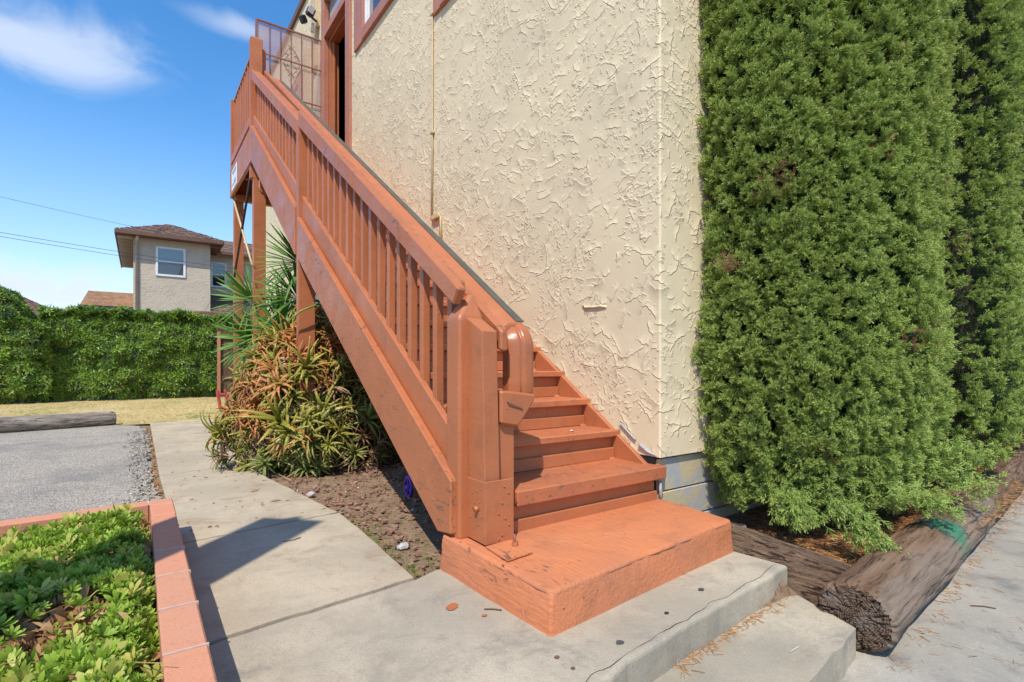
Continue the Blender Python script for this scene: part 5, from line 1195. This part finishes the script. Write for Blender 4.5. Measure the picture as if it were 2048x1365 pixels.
# long bent stalk reaching over the post
tube('stem', [(1.55, 5.0, 1.25), (1.45, 4.86, 1.42), (1.30, 4.80, 1.47), (1.15, 4.80, 1.40), (1.05, 4.83, 1.30)], 0.014, 'aloe', bush, 7, 0.006)
for (x, yy, z, m_) in ((1.50, 4.95, 1.32, 5), (1.56, 4.98, 1.22, 5), (1.46, 4.92, 1.38, 4)):
    o = bpy.data.objects.new('rosette', AL[m_]); COL.objects.link(o); o.location = (x, yy, z); o.rotation_euler = (R(150), 0.3, random.uniform(0, 6)); o.scale = (.8,) * 3; attach(o, bush)

# ------------------------------------------------------------------ yucca palm behind the posts
def yucca_head(seed, n, L_, w, mat='yucca'):
    rnd = random.Random(seed); V = []; F = []; T = []
    for i in range(n):
        a_ = i * 2.39996; tilt = 0.12 + 1.75 * (i / n) ** 0.8; d = Vector((math.cos(a_) * math.sin(tilt), math.sin(a_) * math.sin(tilt), math.cos(tilt)))
        blade_quad(V, F, T, d * 0.02, d, d.cross(Vector((0, 0, 1.0001))).normalized(), L_ * rnd.uniform(.8, 1.1), w, 4, 0.10 + 0.25 * max(0, tilt - 1.0), 0, 0.8)
    me = bpy.data.meshes.new('frond_head'); me.from_pydata([tuple(v) for v in V], [], F); me.update(); me.materials.append(MAT[mat])
    at = me.attributes.new('tip', 'FLOAT', 'POINT'); at.data.foreach_set('value', np.array(T, dtype=np.float32)); return me
yp = empty('yucca_plant', (1.75, 7.0, 0), 'dark green spiky yucca plant growing between the stair posts', 'plant')
YH = [yucca_head(1, 84, 0.60, 0.036), yucca_head(2, 70, 0.55, 0.034)]
heads = [((1.62, 6.75, 2.16), (-.35, -.5, .8), 1.0), ((1.56, 6.65, 1.72), (-.1, -.6, .7), 1.0), ((1.42, 6.8, 1.32), (-.1, -.5, .8), .95), ((1.24, 7.65, 1.78), (-.7, -.35, .55), 1.0), ((1.28, 7.7, 1.25), (-.5, -.4, .3), .95), ((1.55, 7.3, 1.55), (-.2, -.3, .9), .9), ((1.95, 7.3, 1.25), (0, -.3, 1), .9), ((2.1, 6.7, 1.05), (0.1, -.4, .8), .9)]
for i, (p, d, s_) in enumerate(heads):
    o = bpy.data.objects.new('frond_head', YH[i % 2]); COL.objects.link(o); o.location = p; o.rotation_euler = Vector(d).to_track_quat('Z', 'Y').to_euler(); o.scale = (s_,) * 3; attach(o, yp)
    q = Vector(p); tube('trunk', [(1.75 + (q.x - 1.75) * .3, 7.0 + (q.y - 7.0) * .3, -.05), (q.x * .6 + .7, q.y * .6 + 2.8, q.z * .5), q - Vector(d).normalized() * .02], 0.045, 'bark', yp, 8, 0.03)
# small leafy weed at the foot, between posts
def weed(name, c, n, rad, h, src, label, cat='plant', sc=1.0):
    P = []; D = []; S = []
    for _ in range(n):
        a_ = random.uniform(0, 6.28); r_ = rad * math.sqrt(random.random()); P.append((c[0] + r_ * math.cos(a_), c[1] + r_ * math.sin(a_), c[2] + random.uniform(0, h))); D.append((math.cos(a_) * .5 + random.gauss(0, .3), math.sin(a_) * .5 + random.gauss(0, .3), 1)); S.append(random.uniform(.7, 1.3) * sc)
    o = scatter(name, P, D, S, src); tag(o, label, cat); return o
hedge_src = [leaf_cluster('hedge', i, (13, 9, 16)[i], (0.115, 0.14, 0.09)[i], (0.030, 0.034, 0.024)[i], 1.25, 0.4, 2) for i in range(3)] * 3 + [leaf_cluster('cypress_dark', 8, 11, 0.14, 0.022, 1.2, .4, 2)] * 2 + [leaf_cluster('cover_yellow', 9, 6, 0.12, 0.016, 1.2, .4, 2)]
cover_src = [leaf_cluster('cover', 50 + i, 13, 0.036, 0.0115, 1.15, 0.14, 4, spoon=True) for i in range(3)]
cover_y = [leaf_cluster('cover_yellow', 60, 8, 0.044, 0.016, 1.2, 0.12, 4, spoon=True)]
cover_dry = [leaf_cluster('dry_leaf', 70 + i, 4, 0.055, 0.022, 1.4, 0.5, 3) for i in range(2)]
weed('leafy_weed', (1.05, 5.05, 0.0), 150, 0.17, 0.20, [leaf_cluster('hedge', 91, 7, 0.045, 0.020, 1.1, .1)], 'small green leafy weed at the foot of the aloe by the path', sc=.8)
weed('leafy_weed', (1.30, 7.9, 0.9), 60, 0.18, 0.5, [leaf_cluster('hedge', 92, 5, 0.10, 0.06, 1.1, .1)], 'pale green broad leaved vine between the two rear posts', sc=.9)

# ------------------------------------------------------------------ hedges
def hedge(x0, x1, y0, y1, h, n, seed, label, sphere=False, sz=1.0):
    root = empty('hedge', ((x0 + x1) / 2, (y0 + y1) / 2, 0), label, 'hedge', 'leafy hedges behind the lawn')
    P = []; D = []; S = []; cx_, cy_ = (x0 + x1) / 2, (y0 + y1) / 2
    def bulge(x, z): return 0.12 * mn.noise(Vector((x * 4 + seed, z * 4, 8))) + 0.32 * mn.noise(Vector((x * 1.1 + seed, z * 1.2, 0))) + 0.10 * mn.noise(Vector((x * 2.8 + seed, z * 2.8, 3))) + 0.05 * mn.noise(Vector((x * 6, z * 6, seed)))
    while len(P) < n:
        f = random.random()
        if f < 0.72: # front face
            x = random.uniform(x0, x1); z = random.uniform(0.05, h); ex = min((x - x0), (x1 - x)) ; y = y0 + bulge(x, z) + 0.25 * max(0, 0.3 - ex) / .3 + 0.18 * max(0, z - h + .3) / .3 + random.random() ** 2 * 0.22 + (0.10 if z < .25 else 0); n_ = Vector((0, -1, 0.35))
            if z > h + 0.10 * mn.noise(Vector((x * 1.5, seed, 0))) * 1.5: continue
        elif f < 0.9:
            x = random.uniform(x0, x1); y = random.uniform(y0, y1); z = h + 0.20 * mn.noise(Vector((x * 1.5, seed, 0))) + 0.12 * mn.noise(Vector((x * 6, y * 6, seed))) - random.random() * 0.15; n_ = Vector((0, -.3, 1))
        else:
            s_ = random.choice((0, 1)); x = (x0, x1)[s_] + (0.1 * (1 - 2 * s_)) + random.uniform(-.08, .08); y = random.uniform(y0 + .1, y1); z = random.uniform(0.05, h - .05); n_ = Vector((-1 + 2 * s_, -.3, .3))
        P.append((x, y, z)); D.append(n_ + Vector((random.gauss(0, .45), random.gauss(0, .3), random.gauss(0, .45)))); S.append(random.uniform(.75, 1.35) * sz)
    scatter('foliage', P, D, S, hedge_src, root)
    V = []; F = []; nx, nz_ = 30, 10
    for i in range(nx + 1):
        for k in range(nz_ + 1):
            x = x0 + .12 + (x1 - x0 - .24) * i / nx; z = 0.02 + (h - .22) * k / nz_; V.append((x, y0 + .30 + bulge(x, z), z))
    for i in range(nx):
        for k in range(nz_): F.append((i * (nz_ + 1) + k, (i + 1) * (nz_ + 1) + k, (i + 1) * (nz_ + 1) + k + 1, i * (nz_ + 1) + k + 1))
    b_ = len(V); V += [(x0 + .12, y1, 0), (x1 - .12, y1, 0), (x1 - .12, y1, h - .2), (x0 + .12, y1, h - .2), (x0 + .12, y0 + .22, h - .2), (x1 - .12, y0 + .22, h - .2), (x0 + .12, y0 + .22, 0), (x1 - .12, y0 + .22, 0)]
    F += [(b_, b_ + 1, b_ + 2, b_ + 3), (b_ + 3, b_ + 2, b_ + 5, b_ + 4), (b_, b_ + 3, b_ + 4, b_ + 6), (b_ + 1, b_ + 7, b_ + 5, b_ + 2)]
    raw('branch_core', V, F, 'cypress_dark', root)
    for i in range(int((x1 - x0) * 3)):
        x = x0 + random.uniform(.1, .9) * (x1 - x0); tube('stem', [(x, y0 + .2, 0), (x + random.uniform(-.05, .05), y0 + .12, .35)], 0.012, 'twig', root, 5)
hedge(-1.98, 2.25, 17.2, 18.0, 2.32, 9500, 2.0, 'long bright green hedge with a wavy top in front of the beige house')
hedge(-6.2, -1.80, 16.8, 17.9, 1.88, 5500, 6.0, 'lower left part of the hedge under the round topped shrub')
# round shrub rising above at the left
rs = empty('shrub', (-3.4, 17.6, 0), 'tall rounded green shrub rising above the hedge at the left edge', 'shrub')
P = []; D = []; S = []
for _ in range(3800):
    d = Vector((random.gauss(0, 1), random.gauss(0, 1), random.gauss(0, 1))).normalized()
    if d.y > 0.5: continue
    rr = 1 + .12 * mn.noise(d * 2.5); p = Vector((-2.98, 17.5, 1.86)) + Vector((d.x * 0.84, d.y * .8, d.z * .95)) * rr * (1 - .15 * random.random() ** 2); P.append(p); D.append(d + Vector((random.gauss(0, .4), random.gauss(0, .4), .3 + random.gauss(0, .4)))); S.append(random.uniform(.75, 1.3))
scatter('foliage', P, D, S, hedge_src, rs)
bm = bmesh.new(); bmesh.ops.create_icosphere(bm, subdivisions=3, radius=1)
for v in bm.verts: v.co = Vector((-2.98, 17.6, 1.8)) + Vector((v.co.x * .66, v.co.y * .66, v.co.z * .80))
bm_to('branch_core', bm, 'cypress_dark', rs); tube('trunk', [(-3.3, 17.6, 0), (-3.3, 17.6, 1.6)], 0.09, 'bark', rs)

# ------------------------------------------------------------------ planter ground cover
P = []; D = []; S = []; PY = []; DY = []; SY = []; PD = []; DD = []; SD = []
def cov_h(x, y): return 0.190 + 0.06 * mn.noise(Vector((x * 3.1, y * 3.1, 2))) + 0.035 * mn.noise(Vector((x * 8, y * 8, 7)))
while len(P) < 18000:
    y = random.uniform(0.8, 3.26); x = random.uniform(-2.2, 0.035)
    g = mn.noise(Vector((x * 2.4 + 3, y * 2.4, 11)))
    if g < -0.23 and random.random() < .88: # thin patches that show dead twigs
        if random.random() < .5: PD.append((x, y, cov_h(x, y) - .07)); DD.append((random.gauss(0, .8), random.gauss(0, .8), .4)); SD.append(random.uniform(.7, 1.4))
        continue
    if y > 3.1 and random.random() < (y - 3.1) / .16: continue
    if y > 3.0 and random.random() < 0.35 + 0.4 * mn.noise(Vector((x * 4, 0, 0))): continue
    z = cov_h(x, y) - random.random() ** 2 * 0.10 - (0.05 if x > 0.0 else 0)
    t_ = (random.gauss(0.05, .65), random.gauss(-.1, .65), 1)
    if random.random() < 0.045 and z > .15: PY.append((x, y, z + .01)); DY.append(t_); SY.append(random.uniform(.7, 1.3))
    elif random.random() < 0.04: PD.append((x, y, z)); DD.append(t_); SD.append(random.uniform(.6, 1.1))
    else: P.append((x, y, z)); D.append(t_); S.append(random.uniform(0.42, 1.12) if random.random() < .8 else random.uniform(.3, .6))
gc = bpy.data.objects.new('ground_cover', None); COL.objects.link(gc); gc.location = (-1, 2, 0.07); gc['kind'] = 'stuff'; gc['label'] = 'bright green leafy ground cover with yellow and dry leaves filling the brick planter'; gc['category'] = 'ground cover'
scatter('leaves', P, D, S, cover_src, gc); scatter('yellow_leaves', PY, DY, SY, cover_y, gc); scatter('dry_leaves', PD, DD, SD, cover_dry, gc)
P = []; D = []; S = []
stick = [source('stick_source', [(-.0015, 0, 0), (.0015, 0, 0), (0, .0015, 0), (-.001, 0, .14), (.001, 0, .14), (0.002, .001, .14)], [(0, 1, 4, 3), (1, 2, 5, 4), (2, 0, 3, 5)], 'dry_leaf')]
for _ in range(420):
    y = random.uniform(0.9, 3.2); x = random.uniform(-2.1, 0.03); P.append((x, y, cov_h(x, y) - random.uniform(-.01, .07))); D.append((random.gauss(0, 1), random.gauss(0, 1), random.gauss(0, .25))); S.append(random.uniform(.4, 1.2))
scatter('sticks', P, D, S, stick, gc)

# ------------------------------------------------------------------ lawn tufts
def tuft(mat, seed, n=9, h=0.05):
    rnd = random.Random(seed); V = []; F = []; T = []
    for _ in range(n):
        a_ = rnd.uniform(0, 6.28); d = Vector((math.cos(a_) * rnd.uniform(.3, 1.4), math.sin(a_) * rnd.uniform(.3, 1.4), 1)); blade_quad(V, F, T, (rnd.uniform(-.02, .02), rnd.uniform(-.02, .02), 0), d, (-math.sin(a_), math.cos(a_), 0), h * rnd.uniform(.6, 1.2), 0.004, 2, .3)
    return source('tuft_source', V, F, mat, T)
td = [tuft('grass_dry', i) for i in range(3)]; tg = [tuft('grass_green', 10 + i) for i in range(2)]
P = []; D = []; S = []; PG = []
while len(P) < 26000:
    y = 8.6 + (random.random() ** 1.25) * 8.8; x = random.uniform(-6.5, 2.4)
    if y < 9.8 + (x + 2) * 0.25 and x < -0.2: continue
    if y < 10.25 + .05 * x and x > -.3: continue
    g = mn.noise(Vector((x * .9, y * .9, 4)))
    if g < -0.30 and random.random() < .7: continue
    if (g > 0.34 and random.random() < .25) or (x > 0.7 and y < 11.8 and mn.noise(Vector((x * 2, y * 2, 1))) > -.1 and random.random() < .7): PG.append((x, y, -.02)); continue
    P.append((x, y, -.02)); S.append(random.uniform(.5, 1.15))
D = [(0, 0, 1)] * len(P)
lt = bpy.data.objects.new('lawn_grass', None); COL.objects.link(lt); lt.location = (-1, 12, 0); lt['kind'] = 'stuff'; lt['label'] = 'short dry yellow lawn grass with a few green patches'; lt['category'] = 'grass'
scatter('dry_grass', P, D, S, td, lt); scatter('green_grass', PG, [(0, 0, 1)] * len(PG), [random.uniform(.6, 1.2) for _ in PG], tg, lt)
# weeds in the joints and along the soil edge
P = []
for _ in range(190):
    k = random.random()
    if k < .35: t_ = random.random(); P.append((0.105 + .02 * random.gauss(0, 1), 4.9 + 5 * t_, -.03))
    elif k < .7: t_ = random.random() ** 1.5; P.append((1.03 + random.gauss(0.02, .02), 2.2 + 1.1 * t_, -.03))
    elif k < .8: t_ = random.random(); P.append((0.16 + t_ * .85, 3.258 + .1 * t_ + random.gauss(0, .004), -.03))
    else: a_ = random.choice(((1.25, 2.6), (1.12, 3.0), (1.35, 3.1), (1.15, 2.3))); P.append((a_[0] + random.gauss(0, .05), a_[1] + random.gauss(0, .06), -.04))
o = scatter('path_weeds', P, [(random.gauss(0, .3), random.gauss(0, .3), 1) for _ in P], [random.uniform(.4, .85) for _ in P], tg); tag(o, 'tiny green weeds growing along the edges of the concrete walkway', 'weeds')

# ------------------------------------------------------------------ loose bits
def chip_src(mat, seed, sx=.02, sy=.012, sz=.006):
    rnd = random.Random(seed); bm = bmesh.new(); bmesh.ops.create_cube(bm, size=1)
    for v in bm.verts: v.co = Vector((v.co.x * sx * rnd.uniform(.6, 1.4), v.co.y * sy * rnd.uniform(.6, 1.4), v.co.z * sz * rnd.uniform(.6, 1.6)))
    V = [v.co.copy() for v in bm.verts]; F = [tuple(v.index for v in f.verts) for f in bm.faces]; bm.free(); return source('chip_source', V, F, mat)
def scat_area(name, n, fn, srcs, label, cat, up=True, smin=.5, smax=1.6):
    P = []; tr = 0
    while len(P) < n and tr < n * 30:
        tr += 1; p = fn()
        if p is not None: P.append(p)
    D = [(random.gauss(0, .25), random.gauss(0, .25), 1) if up else (random.gauss(0, 1), random.gauss(0, 1), random.gauss(0, .12)) for _ in P]
    o = scatter(name, P, D, [random.uniform(smin, smax) for _ in P], srcs); tag(o, label, cat); return o
def soil_pt():
    y = random.uniform(2.2, 5.0); x = random.uniform(0.98, 2.4)
    if y > 3.4 and x < 1.03 + 0: x = max(x, 1.04 - (y - 3.4) * .13)
    k = mn.noise(Vector((x * 4, y * 4, 9)))
    if k < -.15 and random.random() < .8: return None
    return (x, y, -0.038 + random.random() * .012)
scat_area('red_wood_chips', 1150, soil_pt, [chip_src('chip', i, .022, .013, .008) for i in range(5)], 'red brown wood chips and lava rock scattered on soil under the stairs', 'wood chips')
scat_area('pale_pebbles', 22, soil_pt, [chip_src('stone', i, .014, .012, .01) for i in range(3)], 'few pale pebbles among the chips under the stairs', 'pebbles')
scat_area('straw', 260, soil_pt, [source('straw_source', [(-.002, 0, 0), (.002, 0, 0), (0, .002, 0), (-.001, .0, .09), (.001, 0, .09), (.001, .002, .09)], [(0, 1, 4, 3), (1, 2, 5, 4), (2, 0, 3, 5)], 'dry_leaf')], 'pale dry straws and leaf blades lying on the soil by the aloe', 'straw', up=False, smin=.3)
mulch = raw('mulch_bed', [(2.5, 0.98, -.088), (2.75, 1.99, -.058), (11, 1.99, -.05), (11, 1.75, -.05), (7, 1.42, -.055), (4.6, 1.20, -.062), (3.2, 1.08, -.075)], [(0, 6, 5, 4, 3, 2, 1)], 'mulch'); struct(mulch)
for v in mulch.data.vertices: pass
needle = [source('needle_source', [(-.0012, 0, 0), (.0012, 0, 0), (0, .0012, 0), (-.0008, .0, .03), (.0008, 0, .03), (.0008, .001, .03)], [(0, 1, 4, 3), (1, 2, 5, 4), (2, 0, 3, 5)], 'needle')]
def mulch_pt():
    x = 2.5 + random.random() ** 1.5 * 3.5; y = random.uniform(0.95, 1.98)
    if x < 2.75 and y > 1.06 and x < 2.74: return None
    zt = -0.072 if x < 3.2 else -.055
    return (x, y, zt + random.random() * .012)
scat_area('fallen_needles', 9000, mulch_pt, needle, 'orange brown fallen cypress needles covering the bed behind the logs', 'needles', up=False)
def walk_needle():
    if random.random() < .55:
        x = random.uniform(2.36, 7); y = 0.80 + .092 * (x - 2.4) + .03 - abs(random.gauss(0, .03)) - (0 if random.random() < .7 else random.random() * .4); return (x, y, -.237)
    if random.random() < .6: x = random.uniform(1.5, 2.45); return (x, 1.16 + (x - 1.4) * .09 - abs(random.gauss(0, .02)), -.117)
    return (random.uniform(2.42, 2.56), random.uniform(1.0, 1.35), -.155)
scat_area('needle_litter', 800, walk_needle, needle, 'thin line of needle litter where the logs and steps meet the paving', 'litter', up=False)
def path_bit():
    x = random.uniform(.18, 1.0); y = 3.45 + random.random() ** 1.2 * 3.0
    if x > .84 and y > 4.6: return None
    return (x, y, .002)
scat_area('path_litter', 60, path_bit, [chip_src('dry_leaf', i, .016, .008, .003) for i in range(3)], 'tiny brown leaf crumbs strewn over the concrete walkway', 'litter')
def edge_bit(): 
    y = 3.5 + random.random() * 6.4; return (0.11 + random.gauss(0, .03), y, -.022)
scat_area('edge_litter', 450, edge_bit, [chip_src('dry_leaf', 20 + i, .02, .01, .004) for i in range(3)] + [leaf_cluster('dry_leaf', 3, 2, .03, .012, 1.5, .3)], 'dry leaves caught in the crack between asphalt and walkway', 'litter')
def rub():
    y = 3.6 + random.random() * 5.5; return (0.06 - abs(random.gauss(0, .06)), y, -.010)
scat_area('asphalt_crumbs', 900, rub, [chip_src('asphalt', 30 + i, .022, .018, .014) for i in range(4)], 'loose crumbs along the broken edge of the asphalt', 'gravel')
# a few single things that can be picked out
def flat_leaf(name, p, L_, w, rot, mat, label, cat='leaf', grp=None):
    V = []; F = []; T = []; a_ = R(rot); blade_quad(V, F, T, (0, 0, 0), (math.cos(a_), math.sin(a_), .15), (-math.sin(a_), math.cos(a_), .3), L_, w, 5, .25)
    o = raw(name, [Vector(v) + Vector(p) for v in V], F, mat, None, True); md = o.modifiers.new('t', 'SOLIDIFY'); md.thickness = .0015; tag(o, label, cat, grp); return o
flat_leaf('leaf', (0.66, 4.25, .006), .07, .03, 20, 'dry_leaf', 'curled tan leaf on the walkway left of the aloe shade')
flat_leaf('leaf', (0.72, 3.86, .006), .09, .02, 10, 'chip', 'reddish curled leaf on the middle walkway slab near the joint')
flat_leaf('feather', (2.10, 2.36, tz(2) + .006), .06, .018, 30, 'white', 'small white feather lying on the second tread', 'feather')
tag(tube('twig', [(.62, 2.96, .004), (.67, 2.95, .006), (.71, 2.975, .004)], .0025, 'twig', None, 5), 'thin bent twig on the near walkway slab', 'twig')
tag(tube('twig', [(1.075, 1.70, .004), (1.10, 1.682, .005), (1.125, 1.655, .004)], .003, 'twig', None, 5), 'short dark stick against the left base of the orange block', 'twig')
tag(tube('twig', [(3.3, .80, -.236), (3.34, .76, -.234), (3.36, .72, -.236)], .003, 'twig', None, 5), 'thin dark twig on the sidewalk beside the big log', 'twig')
def gum(p, r, label, mat='cable'):
    bm = bmesh.new(); n = 14; vs_ = [bm.verts.new((p[0] + r * math.cos(i / n * 6.283) * random.uniform(.8, 1.2), p[1] + r * .8 * math.sin(i / n * 6.283) * random.uniform(.8, 1.2), p[2])) for i in range(n)]; bm.faces.new(vs_)
    tag(bm_to('gum_spot', bm, mat), label, 'gum spot')
gum((1.905, 1.33, .0035), .014, 'dark gum spot on the landing near its front right edge')
gum((1.32, 1.235, .0035), .015, 'dark gum spot in front of the orange block corner')
gum((1.09, 1.29, .0035), .010, 'small brown spot left of the darker one on the landing', 'twig')
gum((1.09, 1.215, .0035), .008, 'smallest brown spot near the bottom edge on the landing', 'twig')
gum((1.62, 1.28, .0035), .010, 'grey bird dropping like smear on the landing', 'steel')
def smear(name, p, sx, sy, rot, mat, label):
    bm = bmesh.new(); n = 18; vs_ = []
    for i in range(n):
        a_ = i / n * 6.283; q = Vector((sx * math.cos(a_) * random.uniform(.9, 1.1), sy * math.sin(a_) * random.uniform(.85, 1.1), 0)); q.rotate(Euler((0, 0, R(rot)))); vs_.append(bm.verts.new(Vector(p) + q))
    bm.faces.new(vs_); tag(bm_to(name, bm, mat), label, 'paint mark')
smear('paint_patch', (.985, 1.79, .0038), .032, .022, 40, 'orange', 'pale orange square paint patch on the concrete left of the block')
smear('paint_spot', (1.05, 1.66, .0038), .012, .009, 10, 'orange', 'small orange paint drip right beside the left base of the block')
for i in range(1): smear('scuff_mark', (1.98, .985, -.1155), .035, .0025, 0, 'pale_scuff', 'white scuff streak on the lower concrete step')
# assumed pole and board, unseen outside the picture, added to cast the walkway shadow
sp = empty('assumed_sign_post', (-1.30, 1.30, 0.05), 'assumed tall wooden sign post, unseen left of the camera, added for its shadow on the walkway', 'sign post')
box('post', -1.36, -1.24, 1.24, 1.36, 0.05, 4.1, 'fence', sp, 0.004)
o = box('assumed_sign_board', -1.30 - .20, -1.30 + .20, 1.28, 1.32, 1.6, 4.1, 'white', sp, 0.004, rot=(0, 0, R(-45)))
